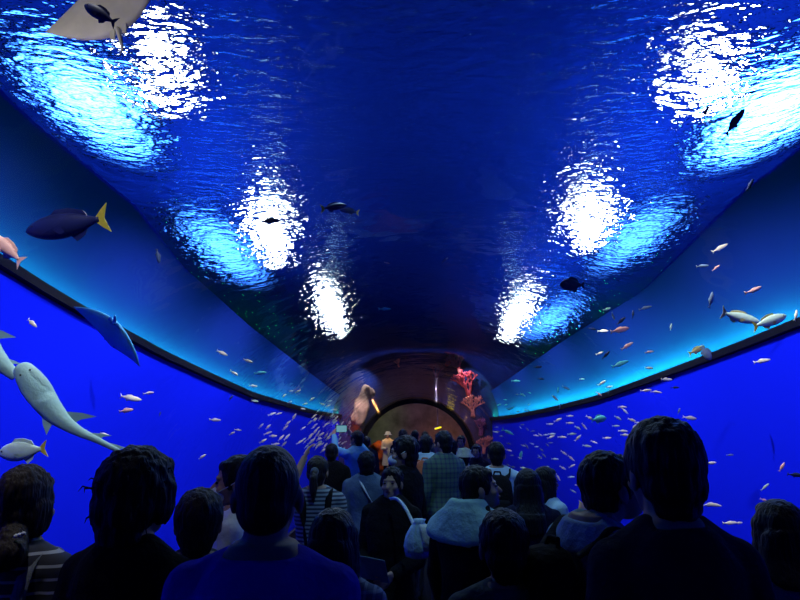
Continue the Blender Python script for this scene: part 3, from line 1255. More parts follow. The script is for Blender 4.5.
def ribbon(pts, w, th, name, m, parent, up=(0, 1, 0), n=24):
    """Flat webbing following a smooth line."""
    pts = [Vector(p) for p in pts]
    out = []
    for i in range(len(pts) - 1):
        p0, p1, p2, p3 = pts[max(i - 1, 0)], pts[i], pts[i + 1], pts[min(i + 2, len(pts) - 1)]
        for k in range(6):
            u = k / 6
            out.append(0.5 * ((2 * p1) + (p2 - p0) * u + (2 * p0 - 5 * p1 + 4 * p2 - p3) * u * u + (3 * p1 - p0 - 3 * p2 + p3) * u ** 3))
    out.append(pts[-1])
    mb = MB()
    mb.sweep(out, [(-w / 2, -th / 2), (w / 2, -th / 2), (w / 2, th / 2), (-w / 2, th / 2)], up=up)
    return link(name, mb.mesh(name), m, parent)


def worn(name, who, label, cat):
    t = empty(name, who.location, who.rotation_euler.z, who.scale.x)
    tag(t, label, cat)
    return t


def backpack(who, m, label, size=1.0, z=1.17, broad=1.0, strap=None):
    t = worn('backpack', who, label, 'backpack')
    mb = MB()
    b = size
    mb.loft([(0, -0.205, z - 0.22 * b, 0.11 * b, 0.055), (0, -0.22, z - 0.20 * b, 0.145 * b, 0.085), (0, -0.225, z, 0.15 * b, 0.095), (0, -0.215, z + 0.16 * b, 0.135 * b, 0.08), (0, -0.20, z + 0.215 * b, 0.10 * b, 0.055), (0, -0.19, z + 0.23 * b, 0.05, 0.03)], 28, 3.0)
    bag = link('bag_body', mb.mesh('bag'), m, t)
    mb = MB()
    mb.loft([(0, -0.305, z - 0.19 * b, 0.10 * b, 0.025), (0, -0.315, z - 0.17 * b, 0.115 * b, 0.035), (0, -0.315, z - 0.02, 0.115 * b, 0.035), (0, -0.30, z + 0.01, 0.10 * b, 0.02)], 24, 3.0)
    link('front_pocket', mb.mesh('pocket'), m, t)
    mb = MB()
    mb.chain([(-0.04, -0.185, z + 0.215 * b), (-0.025, -0.175, z + 0.26 * b), (0.025, -0.175, z + 0.26 * b), (0.04, -0.185, z + 0.215 * b)], [0.008] * 4, 6)
    link('grab_handle', mb.mesh('handle'), strap or m, t)
    for s in (-1, 1):
        x = s * 0.105 * broad
        ribbon([(x * 0.75, -0.145, z + 0.18), (x * 0.92, -0.098, 1.385), (x, -0.03, 1.437), (x * 1.05, 0.065, 1.385), (x * 1.1, 0.125, 1.25), (x * 1.2, 0.10, 1.10), (x * 1.35, -0.02, 1.02), (x * 1.0, -0.15, z - 0.17)], 0.055, 0.010, 'shoulder_strap', strap or m, t, up=(s * 0.25, 0.3, 1) if False else (0, 0.05, 1))
    return t


# --- the nearest row
p_bun = person(31, 467, 1.98, -4, 'woman with a low dark bun and striped top, seen from behind beside the bushy-haired person', 'bun', ('tee', stripe_m), near=True, seed=1, hs=1.06, broad=0.96, hm=hair_b)
p_bushy = person(142, 446, 1.66, -10, 'person with bushy black hair and a black shirt seen from behind', 'bushy', ('tee', black_m), near=True, seed=2, yaw=-6, hs=1.03, broad=0.84)
p_side = person(202, 486, 2.1, 10, 'short-haired person in a grey top tucked in behind the blue-shirted shaven-headed man', 'short', ('tee', grey_m), near=True, seed=3, hm=hair_b, yaw=8, hairscale=1.06, hs=1.06, pitch=-12)
p_blue = person(271, 444, 1.42, 2, 'shaven-headed man in a bright blue T-shirt seen from behind', 'shaved', ('tee', blue_tee), near=True, seed=4, hs=1.03, broad=1.0, neckz=1.438)
p_right = person(658, 418, 1.42, 2, 'tall full-haired person in a black jacket, head highest among the visitors', 'short', ('tee', navy_m), near=True, seed=5, hs=0.97, broad=0.80, hairscale=1.06, yaw=2)
p_bob = person(776, 498, 2.05, -6, 'woman with a long black bob and slate blue top, seen from behind', 'bob', ('tee', slate_m), near=True, seed=6, hs=0.98, hairscale=0.98, broad=0.95)
p_long = person(334, 507, 1.95, -6, 'short girl with long straight dark hair and plaid sleeves, beside the blue T-shirt', 'long', ('tee', plaid2_m), near=True, seed=7, hs=0.98, broad=0.9)
p_front = person(502, 507, 1.95, 2, 'short person with dark cropped hair and a grey shirt, seen from behind', 'short', ('tee', grey_m), near=True, seed=8, hs=1.12, broad=1.02)
p_pack = person(613, 449, 2.05, -70, 'man in a slate blue T-shirt wearing a black backpack beside the tall person', 'short', ('tee', paint('soft slate cotton', (0.30, 0.40, 0.52), 0.95, 0.25, 10, 0.5, 24, spec=0.05)), near=True, seed=9, yaw=-6, pitch=-10, hs=1.04, broad=1.05, hairscale=1.0, lean=0.10)
# --- the second row
p_mask = person(238, 454, 2.6, 96, 'person in a face mask turned sideways behind the shaven-headed man', 'short', ('tee', white_m), near=True, seed=10, mask=True, yaw=8, arms=('down', 'down'))
p_hood = person(482, 464, 2.9, -48, 'man in a black jacket with a pale blue hood over the shoulders', 'short', ('jacket', black_m), near=True, seed=11, yaw=-38, pitch=-10, hs=0.97, broad=1.12, lean=0.10)
p_tail = person(318, 455, 4.1, 6, 'ponytailed girl in a striped top and dark vest, one hand raised', 'ponytail', ('tee', stripe2_m), seed=12, arms=('up', 'down'), hm=hair_b, yaw=-8, near=True)
p_black = person(332, 443, 6.4, 5, 'man in plain black beside the ponytailed girl', 'short', ('jacket', black_m), seed=13, hs=0.95)
p_coat = person(367, 450, 5.2, 4, 'person in a long blue grey coat with a diagonal white strap, head bowed', 'mid', ('coat', coat_m), seed=14, pitch=-16, broad=1.05, hairscale=1.06)
p_dress = person(391, 466, 3.5, 158, 'woman in black turned back this way, pale face showing, beside the drawstring bag', 'mid', ('jacket', black_m), seed=15, arms=('hold', 'hold'), skirt=black_m, yaw=8, pitch=-6, hs=0.90, broad=0.92, near=True)
p_tall = person(404, 435, 4.4, 62, 'tall man with thick black hair and a black jacket beside the woman in black', 'mid', ('jacket', black_m), seed=16, yaw=26, hairscale=1.04, hs=1.05, near=True, mask=True)
p_orange = person(426, 434, 6.2, -6, 'person in white sleeves carrying an orange backpack', 'short', ('jacket', pale_m), seed=17, hs=0.9)
p_plaid = person(443, 430, 5.8, 24, 'man in a dark green plaid shirt seen from behind', 'short', ('jacket', plaid_m), seed=18, yaw=20, broad=0.98)
p_round = person(451, 438, 7.0, 0, 'person with a round dark haircut and slate top beyond the plaid shirt', 'mid', ('tee', slate_m), seed=19)
p_hat = person(464, 448, 6.4, 4, 'person in a pale bucket hat and grey top', 'hat', ('tee', grey_m), seed=20, hs=0.86)
p_white = person(496, 441, 5.3, -8, 'man in a white T-shirt wearing a dark backpack, against the blue tank', 'short', ('tee', pale_m), seed=21)
p_hair = person(527, 468, 3.7, -6, 'woman with long loose dark hair and dark top before the white T-shirt', 'long', ('tee', navy_m), near=True, seed=22, hs=1.02)
p_peer = person(545, 466, 4.2, -62, 'person in a pale top turned sideways to the tank, beside the long-haired woman', 'bob', ('tee', pale_m), seed=23, yaw=-10, hs=0.98, arms=('down', 'phone'))
# --- farther on
p_phone = person(357, 430, 8.2, 38, 'person in a light blue shirt holding up a phone by the tank', 'short', ('jacket', sky_m), seed=24, arms=('high', 'high'), yaw=10)
p_dark1 = person(367, 436, 10.5, -10, 'dark-haired person in navy just beyond the light blue shirt', 'short', ('jacket', navy_m), seed=25)
p_beige = person(388, 431.5, 19.6, 175, 'person in a beige coat and hat, lit warm under the arch', 'hat', ('coat', beige_m), seed=26, arms=('down', 'fold'))
p_far1 = person(403, 429, 10.5, 0, 'person in dark jacket between the beige coat and the plaid shirt', 'short', ('jacket', navy_m), seed=27)
p_far2 = person(415, 430, 12.0, 0, 'person in black far down the tunnel, under the crown of the arch', 'mid', ('jacket', black_m), seed=28)
p_far3 = person(461, 435, 10.5, 160, 'person in a white collar facing back this way beyond the bucket hat', 'short', ('tee', white_m), seed=29)
p_far4 = person(476, 444, 8.6, 165, 'dark-dressed person facing back this way beside the bucket hat', 'mid', ('jacket', navy_m), seed=30)
p_far5 = person(425, 431, 14.0, -5, 'farthest person in grey, small beneath the yellow light bar', 'short', ('jacket', grey_m), seed=31)
p_far6 = person(398, 452, 7.2, 100, 'person in blue turned sideways, half hidden by the tall man', 'short', ('jacket', sky_m), seed=32, yaw=12)

# --- things they wear and carry
backpack(p_pack, black_m, 'black backpack with wide straps on the slate blue T-shirt', 0.86, broad=1.15)
backpack(p_white, black_m, 'dark backpack on the man in the white T-shirt', 0.95)
backpack(p_orange, orange_m, 'orange backpack worn over white sleeves', 0.78, z=1.22)

t = worn('shoulder_bag', p_bun, 'grey strapped shoulder bag on the woman with the striped top', 'bag')
ribbon([(0.12, -0.155, 1.12), (0.115, -0.122, 1.30), (0.11, -0.075, 1.395), (0.115, 0.0, 1.43), (0.12, 0.09, 1.36), (0.16, 0.13, 1.15), (0.22, 0.10, 0.98)], 0.045, 0.008, 'strap', strap_m, t, up=(0, 0.1, 1))
mb = MB()
mb.loft([(0.285, 0.0, 0.72, 0.05, 0.11), (0.29, 0.0, 0.74, 0.065, 0.13), (0.285, 0.0, 0.90, 0.055, 0.13), (0.28, 0, 0.98, 0.03, 0.11)], 24, 3)
link('pouch', mb.mesh('pouch'), strap_m, t)

t = worn('crossbody_bag', p_coat, 'crossbody bag hung by a white strap over the blue grey coat', 'bag')
ribbon([(-0.09, 0.10, 1.37), (-0.075, 0.0, 1.452), (-0.055, -0.105, 1.40), (0.0, -0.148, 1.30), (0.10, -0.148, 1.14), (0.19, -0.10, 0.98), (0.235, 0.0, 0.90)], 0.035, 0.008, 'strap', wstrap_m, t, up=(0, 0.05, 1))
mb = MB()
mb.loft([(0.285, 0.02, 0.72, 0.045, 0.10), (0.29, 0.02, 0.74, 0.055, 0.12), (0.285, 0.02, 0.88, 0.05, 0.12), (0.28, 0.02, 0.93, 0.025, 0.10)], 24, 3)
link('pouch', mb.mesh('pouch'), strap_m, t)

# drawstring bag held by the woman in black
t = empty('drawstring_bag', at_depth(418, 558, 3.1), R(4), 0.80)
tag(t, 'pale blue drawstring bag hanging by a long strap beside the woman in black', 'bag')
mb = MB()
mb.loft([(0, 0, 0.0, 0.045, 0.04), (0, 0, 0.012, 0.080, 0.065), (0, 0, 0.07, 0.092, 0.075), (0.004, 0, 0.14, 0.078, 0.06), (0.008, 0, 0.195, 0.05, 0.04), (0.01, 0, 0.215, 0.032, 0.03), (0.01, 0, 0.235, 0.042, 0.038)], 28)
me = mb.mesh('bag')
for v in me.vertices:
    a = math.atan2(v.co.y, v.co.x)
    k = 1 + 0.09 * math.sin(a * 9) * min(1, v.co.z / 0.2)
    v.co.x *= k
    v.co.y *= k
bag = link('pouch', me, pale_m, t)
mb = MB()
mb.loft([(0.055, -0.055, 0.05, 0.028, 0.012), (0.058, -0.068, 0.075, 0.034, 0.014), (0.052, -0.066, 0.16, 0.036, 0.014), (0.035, -0.05, 0.21, 0.028, 0.012)], 20, 3)
link('flap', mb.mesh('flap'), white_m, t)
mb = MB()
mb.ell((0.016, -0.05, 0.196), (0.007, 0.005, 0.007))
link('eyelet', mb.mesh('eyelet'), black_m, bag)
w = t.matrix_basis.inverted()
n0, n1, n2 = (w @ at_depth(a, b, c) for a, b, c in ((397, 499, 3.30), (406, 509, 3.2), (416, 529, 3.10)))
ribbon([w @ at_depth(390, 499, 3.38), n0, n1, n2, Vector((0.0, -0.01, 0.215))], 0.022, 0.006, 'strap', wstrap_m, t, up=(0, 1, 0.1))

# tablet in the woman's hands and phone held up
t = worn('folded_leaflet', p_dress, 'pale folded leaflet held in front by the woman in black', 'leaflet')
t.rotation_euler = p_dress.rotation_euler
mb = MB()
mb.add([(-0.14, 0.33, 1.02), (0.0, 0.36, 1.04), (0.14, 0.33, 1.02), (-0.14, 0.40, 1.16), (0.0, 0.43, 1.18), (0.14, 0.40, 1.16), (-0.14, 0.334, 1.018), (0.0, 0.364, 1.038), (0.14, 0.334, 1.018), (-0.14, 0.404, 1.158), (0.0, 0.434, 1.178), (0.14, 0.404, 1.158)],
       [(0, 1, 4, 3), (1, 2, 5, 4), (6, 9, 10, 7), (7, 10, 11, 8), (0, 3, 9, 6), (2, 8, 11, 5), (3, 4, 10, 9), (4, 5, 11, 10), (0, 6, 7, 1), (1, 7, 8, 2)])
link('sheet', mb.mesh('sheet', False), slate_m, t)

t = worn('smartphone', p_phone, 'smartphone with a lit pale screen held up by the tank', 'phone')
mb = MB()
mb.box((-0.10, 0.44, 1.66), (0.10, 0.455, 1.77))
link('phone_case', mb.mesh('phone', False), black_m, t)
mb = MB()
mb.box((-0.09, 0.436, 1.667), (0.09, 0.4395, 1.763))
link('screen', mb.mesh('screen', False), glow('phone screen', (0.25, 0.6, 0.75), 0.5), t)

# hood and yoke of the black jacket: a part of that person's clothes
mb = MB()
mb.loft([(0, -0.035, 1.345, 0.250, 0.140), (0, -0.035, 1.365, 0.256, 0.148), (0, -0.03, 1.395, 0.238, 0.140), (0, -0.03, 1.425, 0.19, 0.120), (0, -0.03, 1.450, 0.130, 0.100), (0, -0.02, 1.490, 0.088, 0.086)], 32, 2.3)
mb.ell((0, -0.100, 1.425), (0.13, 0.045, 0.040))
mb.v = [(x, y, z + 0.45 * min(y + 0.02, 0.08) * max(0.0, min(1.0, (1.47 - z) / 0.14))) for x, y, z in mb.v]
me = mb.fuse('hood', 0.010, 3)
push(me, lambda q: 0.008 * noise.noise(Vector((q.x * 14, q.y * 14, q.z * 9))))
o = link('hood', me, paint('pale grey blue fleece', (0.28, 0.46, 0.50), 0.95, 0.2, 10, 0.6, 18, spec=0.05), p_hood)
o['label'] = 'pale blue hood and yoke'
# dark vest straps on the striped top
for s in (-1, 1):
    ribbon([(s * 0.06, -0.150, 1.05), (s * 0.085, -0.148, 1.22), (s * 0.10, -0.105, 1.38), (s * 0.105, -0.02, 1.437), (s * 0.105, 0.08, 1.37), (s * 0.10, 0.13, 1.2)], 0.05, 0.01, 'vest_strap', black_m, p_tail, up=(0, 0.05, 1))
# collar of the masked person
mb = MB()
mb.loft([(0, -0.012, 1.405, 0.092, 0.085), (0, -0.012, 1.44, 0.078, 0.075), (0, -0.01, 1.462, 0.072, 0.070)], 24)
link('collar', mb.mesh('collar'), white_m, p_mask)

# ------------------------------------------------------------------ fish
pale_fish = paint('pale fish skin', (0.95, 0.90, 0.74), 0.5, 0.12, 6, spec=0.3)
pink_fish = paint('pink fish skin', (0.92, 0.52, 0.46), 0.5, 0.15, 6, spec=0.3)
grey_fish = paint('grey blue fish skin', (0.16, 0.24, 0.38), 0.5, 0.2, 6, spec=0.3)
dark_fish = paint('dark fish skin', (0.015, 0.03, 0.09), 0.6, 0.2, 6, spec=0.2)
teal_fish = paint('teal fish skin', (0.10, 0.62, 0.66), 0.5, 0.2, 6, spec=0.3)
white_fish = paint('whitish fish skin', (0.58, 0.80, 0.70), 0.5, 0.2, 6, spec=0.3)
yellow_fin = paint('yellow fin', (0.75, 0.62, 0.06), 0.6, 0.2, 12)
gold_fin = paint('dull gold fin', (0.55, 0.50, 0.22), 0.6, 0.2, 12)
blue_body = paint('deep blue fish skin', (0.010, 0.016, 0.11), 0.5, 0.25, 5, spec=0.3)
ray_skin = paint('blue ray skin', (0.05, 0.26, 0.62), 0.6, 0.2, 4, spec=0.2)
guitar_skin = paint('teal grey shark skin', (0.30, 0.50, 0.49), 0.6, 0.25, 5, 0.2, 40, spec=0.2, col2=(0.20, 0.38, 0.42))
guitar_fin = paint('darker teal fin', (0.14, 0.27, 0.36), 0.6, 0.25, 5, spec=0.25)
beige_patch = paint('pale beige patch', (0.92, 0.88, 0.72), 0.7, 0.3, 4, spec=0.1)


def fin(mb, pts, th=0.006):
    """Thin flat fin from an outline in the x-z plane."""
    n = len(pts)
    vs = [(x, -th / 2, z) for x, z in pts] + [(x, th / 2, z) for x, z in pts]
    fs = [tuple(range(n)), tuple(reversed(range(n, 2 * n)))] + [(i, n + i, n + (i + 1) % n, (i + 1) % n) for i in range(n)]
    mb.add(vs, fs)


def fish_body(mb, deep=0.16, thick=0.09, bend=0.0, n=14, seg=12, skew=0.0):
    """Unit-length body along x: snout at +0.5, tail stalk at -0.36."""
    prof = [(0.50, 0.02), (0.47, 0.28), (0.40, 0.58), (0.30, 0.84), (0.18, 0.98), (0.06, 1.0), (-0.06, 0.90), (-0.18, 0.68), (-0.28, 0.42), (-0.36, 0.24), (-0.40, 0.22)]
    vs, fs = [], []
    m = seg
    for x, k in prof:
        for j in range(m):
            a = 2 * PI * j / m
            vs.append((x, thick * k * math.cos(a) + bend * x * x * 2, deep * k * math.sin(a) + skew * (k - .5)))
    for i in range(len(prof) - 1):
        for j in range(m):
            kk = (j + 1) % m
            fs.append((i * m + j, (i + 1) * m + j, (i + 1) * m + kk, i * m + kk))
    fs.append(tuple(range(m)))
    fs.append(tuple(reversed([(len(prof) - 1) * m + j for j in range(m)])))
    mb.add(vs, fs)


def bent(mb, bend):
    mb.v = [(x, y + bend * (x * x - 0.05) * 2, z) for x, y, z in mb.v]


def small_fish(deep, thick, bend):
    mb = MB()
    fish_body(mb, deep, thick)
    fin(mb, [(-0.37, 0.02), (-0.50, 0.13), (-0.46, 0.0), (-0.50, -0.13), (-0.37, -0.02)], 0.012)
    fin(mb, [(0.18, deep * 0.85), (0.05, deep * 1.35), (-0.15, deep * 1.05), (-0.20, deep * 0.5)], 0.012)
    fin(mb, [(-0.02, -deep * 0.8), (-0.10, -deep * 1.35), (-0.20, -deep * 0.5)], 0.012)
    bent(mb, bend)
    return mb.mesh('fish')


SMALL = [small_fish(0.11, 0.07, 0.0), small_fish(0.115, 0.07, 0.22), small_fish(0.10, 0.06, -0.25), small_fish(0.13, 0.07, 0.1)]
KIND = {'pale': pale_fish, 'pink': pink_fish, 'grey': grey_fish, 'dark': dark_fish, 'teal': teal_fish, 'white': white_fish}
PROTO = {}
for kn, m_ in KIND.items():
    PROTO[kn] = []
    for me in SMALL:
        c = me.copy()
        c.materials.clear()
        c.materials.append(m_)
        PROTO[kn].append(c)


def tank_point(px, py, frac):
    """A point in the water between the vault and what lies behind it."""
    d = ray(px, py)
    t, step = 0.2, 0.05
    t1 = t2 = None
    while t < 34:
        q = EYE + d * t
        out = abs(q.x - XC) > RV or (q.z > ZV and (q.x - XC) ** 2 + (q.z - ZV) ** 2 > RV * RV)
        if t1 is None and (out or q.y > 20.4):
            t1 = t
        if t1 is not None:
            side = -1 if q.x < XC else 1
            if abs(q.x - XC) > abs(wall_x(side, q.y) - XC) - 0.15 or q.z > sheet_z(q.x, q.y) - 0.12 or q.y > 20.6:
                t2 = t
                break
        t += step
    if t2 is None:
        t2 = t
    t1 += 0.12
    tt = t1 + max(t2 - t1, 0.0) * frac
    return EYE + d * tt, tt


def swim_frame(ang, toward=0.0, roll=0.0):
    """Nose direction ang degrees up from the tunnel's right hand, belly down."""
    d = (CRIGHT * math.cos(R(ang)) + CUP * math.sin(R(ang)) + CFWD * toward).normalized()
    f = CFWD
    y = (f - d * f.dot(d)).normalized()
    z = d.cross(y)
    if z.dot(CUP) < 0 and abs(math.cos(R(ang))) > 0.3:
        y, z = -y, -z
    Mx = Matrix((d, y, z)).transposed()
    return Mx @ Matrix.Rotation(R(roll), 3, 'X')


rnd = random.Random(21)


def swim(px, py, ang, length, kind, label, group=None, frac=0.5, variant=None, flip=False, toward=None):
    p, dist = tank_point(px, py, frac)
    k = rnd.randrange(4) if variant is None else variant
    o = bpy.data.objects.new('fish', PROTO[kind][k])
    C.objects.link(o)
    tw = rnd.uniform(-0.25, 0.25) if toward is None else toward
    L = length * dist / 574 * math.sqrt(1 + tw * tw)
    Mx = swim_frame(ang + (180 if flip else 0), tw, rnd.uniform(-12, 12))
    o.matrix_world = Matrix.Translation(p) @ Mx.to_4x4() @ Matrix.Diagonal((L, L, L, 1))
    tag(o, label, 'fish', group)
    return o


# fish that can be told apart
ONES = [
    (222, 353, -25, 12, 'pale', 'pale fish over the dark upper water, topmost of four above the ledge'),
    (248, 361, -20, 10, 'pale', 'pale fish over the ledge, second from the top of four'),
    (234, 373, -35, 9, 'pale', 'short plump pale fish slanting down just above the cyan ledge glow'),
    (253, 386, -3, 9, 'pale', 'pale fish level at the very edge of the ledge glow'),
    (260, 373, 6, 12, 'teal', 'thin arched teal fish among the four pale ones above the ledge'),
    (255, 401, -10, 7, 'white', 'white fish just under the ledge line above the blue panel'),
    (215, 420, -5, 11, 'pale', 'bright pale fish alone high on the blue panel'),
    (231, 398, 50, 7, 'grey', 'faint grey fish close beneath the ledge'),
    (238, 430, -5, 7, 'pale', 'upper of two small pale fish touching on the blue panel'),
    (232, 433.5, 30, 7, 'pale', 'lower of two small pale fish touching on the blue panel'),
    (202, 457, 35, 9, 'pale', 'pale fish rising steeply beside the bushy-haired person'),
    (160, 414, 70, 5, 'grey', 'dim grey fish small in the empty middle of the blue panel'),
    (130, 398, -9, 21, 'pale', 'long pale fish, largest of three beyond the long ray'),
    (149, 393, 8, 11, 'pale', 'short pale fish at the upper end of three beyond the long ray'),
    (126, 410.5, 10, 14, 'pink', 'pink fish lowest of three beyond the long ray'),
    (32, 323, -35, 12, 'pale', 'curved pale fish high in the blue beneath the ledge end'),
    (104, 434, -15, 8, 'pale', 'tiny pale fish touching the tail of the long ray'),
    (720, 248, 30, 15, 'pale', 'arched pale fish, topmost over the dark upper water on the backpack side'),
    (702, 266, 6, 11, 'grey', 'thin grey blue fish under the topmost arched pale one'),
    (716, 268, 40, 8, 'pink', 'small pink fish under the topmost arched pale one'),
    (711, 300, 80, 15, 'grey', 'grey fish hanging nearly upright in the dark upper water'),
    (754, 290, 22, 16, 'pink', 'pinkish fish above the pair of green-tinged fish'),
    (671, 327, 75, 7, 'white', 'small white fish upright above the ledge'),
    (796, 315, 70, 10, 'pale', 'pale fish upright at the end of the ledge by the green-tinged pair'),
    (607, 309, 15, 8, 'white', 'small white fish over the rippled light edge'),
    (613, 316, -75, 8, 'grey', 'small grey fish diving beside the two dark ones'),
    (621, 321, 42, 11, 'dark', 'dark fish slanting up above the pink pair'),
    (633, 314, 80, 8, 'dark', 'dark fish upright above the pink pair'),
    (645, 308, 18, 12, 'grey', 'faint grey fish by the upper edge of the dark water'),
    (603, 331, 2, 10, 'pale', 'pale fish nose to tail with a large pink fish'),
    (593, 329, -12, 9, 'dark', 'dark fish behind the pale one near the large pink fish'),
    (620, 330, 13, 18, 'pink', 'large pink fish, biggest of the pink ones over the dark water'),
    (627, 346, 32, 13, 'pink', 'pink fish rising below the large pink one'),
    (649, 352, 8, 9, 'pink', 'small pink fish above the ledge away from the others'),
    (649, 368, -2, 8, 'pale', 'pale fish just above the cyan ledge glow, alone'),
    (600, 353, 25, 8, 'pale', 'pale fish beside a dark one in the middle of the dark water'),
    (606, 355, 45, 11, 'dark', 'dark fish beside a small pale one in the middle of the dark water'),
    (620, 364, 20, 17, 'teal', 'strongly arched greenish fish over the cyan ledge glow'),
    (582, 379, 0, 5, 'pale', 'tiny pale fish at the upper edge of the ledge glow'),
    (602, 383, 35, 9, 'pale', 'pale fish rising in front of the ledge glow'),
    (609, 387, 10, 8, 'pale', 'pale fish level in front of the ledge glow'),
    (566, 388, -25, 9, 'grey', 'greyish fish slanting down in front of the ledge glow'),
    (558, 390, 85, 6, 'teal', 'small teal fish upright in front of the ledge glow'),
    (599, 394, -35, 7, 'pink', 'pinkish fish diving onto the ledge line'),
    (609, 391, 70, 5, 'teal', 'tiny teal fish on the ledge line'),
    (555, 398, -40, 9, 'pink', 'pinkish fish diving in front of the brightest ledge glow'),
    (560, 406, 80, 6, 'grey', 'small grey fish upright crossing the ledge line'),
    (666, 379.5, -4, 12, 'pale', 'pale fish just beneath the ledge line'),
    (646, 390.5, 9, 10, 'pale', 'first of two pale fish in line below the ledge'),
    (656, 392, -3, 10, 'pale', 'second of two pale fish in line below the ledge'),
    (675, 387.5, 0, 8, 'dark', 'thin dark fish on the blue panel under the ledge'),
    (690, 418, -8, 13, 'pale', 'bright pale fish beside the crown of the tallest head'),
    (679, 411, 72, 6, 'grey', 'faint upright fish above the crown of the tallest head'),
    (762, 361, 12, 14, 'pale', 'pale fish alone in the wide empty blue panel'),
    (711, 463, 5, 10, 'pale', 'pale fish beside the ear of the tallest person'),
    (782, 467, 60, 9, 'pink', 'roundish pink fish turned nose on above the bobbed hair'),
    (796, 475, -3, 13, 'dark', 'dark slim fish above the bobbed hair'),
    (765, 487, 42, 9, 'white', 'small whitish fish rising above the bobbed hair'),
    (764, 500, -20, 7, 'pink', 'dull pink fish touching the bobbed hair'),
    (711, 505, 2, 16, 'pale', 'plump pale fish just over the tall person shoulder'),
    (701, 446, 75, 5, 'pink', 'tiny pinkish fish at the back of the tallest head'),
    (730, 455, 5, 6, 'grey', 'very faint blue fish in the empty panel beside the tallest head'),
    (730, 523, 8, 11, 'pale', 'yellowish pale fish low beside the tall person shoulder'),
    (739, 523, 2, 7, 'pale', 'small pale fish trailing the yellowish one low by the shoulder'),
    (619, 504, 35, 8, 'white', 'whitish fish in the gap between backpack man and tall person, topmost'),
    (610, 514, 50, 6, 'pink', 'orange pink fish in the gap between backpack man and tall person'),
    (622, 518, 10, 8, 'pale', 'pale fish level in the gap between backpack man and tall person'),
    (634, 517, 6, 7, 'pink', 'pink fish against the tall person in the gap by the backpack man'),
    (590, 418, -30, 9, 'pale', 'pale fish nose to nose with the turquoise one'),
    (638, 423, -12, 8, 'pale', 'pale fish nearest the forehead of the tallest head'),
    (387, 263, -15, 6, 'pale', 'tiny pale fish alone under the dark middle of the water'),
    (385, 309, 0, 13, 'teal', 'turquoise fish under the dark middle of the water'),
    (270, 221, 6, 21, 'dark', 'slender dark fish crossing the second white light'),
    (332, 336, 20, 13, 'dark', 'dark fish crossing the foot of the third white light'),
    (735, 122, 55, 27, 'dark', 'dark fish in front of the brightest cyan glow'),
    (158, 256, -80, 14, 'dark', 'small dark fish hanging upright by the yellow-tailed one'),
    (538, 367, 3, 9, 'dark', 'small dark fish beneath the third cyan glow'),
    (541, 379, -5, 7, 'dark', 'smaller dark fish under another, beneath the third cyan glow'),
    (516, 381, 0, 9, 'teal', 'dim teal fish near the coral'),
    (445, 260, 40, 8, 'grey', 'faint grey fish alone beneath the dark water'),
    (750, 185, 60, 12, 'dark', 'faint dark fish below the brightest cyan glow'),
    (706, 112, 75, 12, 'dark', 'dark fish at the foot of the nearest white light'),
]
for px, py, ang, ln, kind, lb in ONES:
    swim(px, py, ang, ln, kind, lb, frac=rnd.uniform(0.35, 0.65))

# shoals: fish that nothing tells apart
MID = [(272, 414, 20), (279, 413.5, 15), (261, 426, 45), (268, 427, 45), (268, 433, 20), (273, 436, 5), (288, 423, 40), (285, 428, 40), (294, 417, 60), (281, 438, 45), (287, 437, 45), (276, 444, 10), (300, 442, 30), (284, 444, 45), (263, 441, 30)]
for px, py, a in MID:
    swim(px, py, a, rnd.uniform(6.5, 9), 'pale', 'small pale fish in the loose shoal between the lone fish and the dense far shoal', 'loose shoal of pale fish')
EDGE = [(291, 391), (298, 391.5), (284, 396), (290, 402), (305, 404), (303, 409), (322, 404), (328, 406), (330, 401), (334, 410), (312, 399), (318, 411)]
for px, py in EDGE:
    swim(px, py, rnd.uniform(-20, 50), rnd.uniform(4, 6.5), 'pale', 'tiny pale fish along the far end of the ledge glow, above the dense shoal', 'tiny fish along the far ledge')
for i in range(62):
    u, v = rnd.random(), rnd.random()
    px, py = 303 + 40 * u, 416 + 36 * v
    swim(px, py, 42 + rnd.uniform(-16, 16), rnd.uniform(4.5, 7.5), rnd.choice(['pale', 'pale', 'pale', 'white']), 'tiny pale fish slanting upward in the dense far shoal beside the raised hand', 'dense far shoal by the raised hand', frac=rnd.uniform(0.2, 0.8))
for i in range(12):
    swim(345 + rnd.uniform(-2, 6), rnd.uniform(416, 446), rnd.uniform(20, 70), rnd.uniform(3, 4.5), 'pale', 'speck of a pale fish by the beige reflection outcrop', 'specks of fish by the beige reflection outcrop')
NEARS = [(625, 411, -45), (622, 407, 0), (632, 420, -18), (634, 427, 60), (616, 426, 0), (623, 431, 0), (625, 435, 0), (618, 418, -30), (607, 438, 5), (594, 442, -20), (587, 446, -8), (584, 426, -50), (578, 428, -30), (572, 434, 5), (570, 423, 0), (570, 416, 0), (578, 438, 50), (562, 437, 0),
         (564, 453, -35), (571, 458, -40), (572, 466, 30), (563, 468, -30), (558, 477, -60), (571, 477, 0), (579, 485, 0), (583, 481, -60), (573, 491, -30), (555, 459, 0), (551, 437, 20), (552, 434, 0), (558, 420, 20), (550, 424, 0)]
for px, py, a in NEARS:
    swim(px, py, a, rnd.uniform(6.5, 9), rnd.choice(['pale', 'pale', 'white']), 'small pale fish in the scattered shoal between the pale top person and the backpack man', 'scattered shoal by the backpack man', frac=rnd.uniform(0.3, 0.7))
for i in range(46):
    px, py = rnd.uniform(492, 552), rnd.uniform(424, 482)
    swim(px, py, -25 + rnd.uniform(-35, 35), rnd.uniform(3.5, 6), rnd.choice(['pale', 'grey', 'grey', 'white']), 'tiny dim fish in the far shoal beside the white T-shirt', 'dim far shoal by the white T-shirt', frac=rnd.uniform(0.3, 0.9))
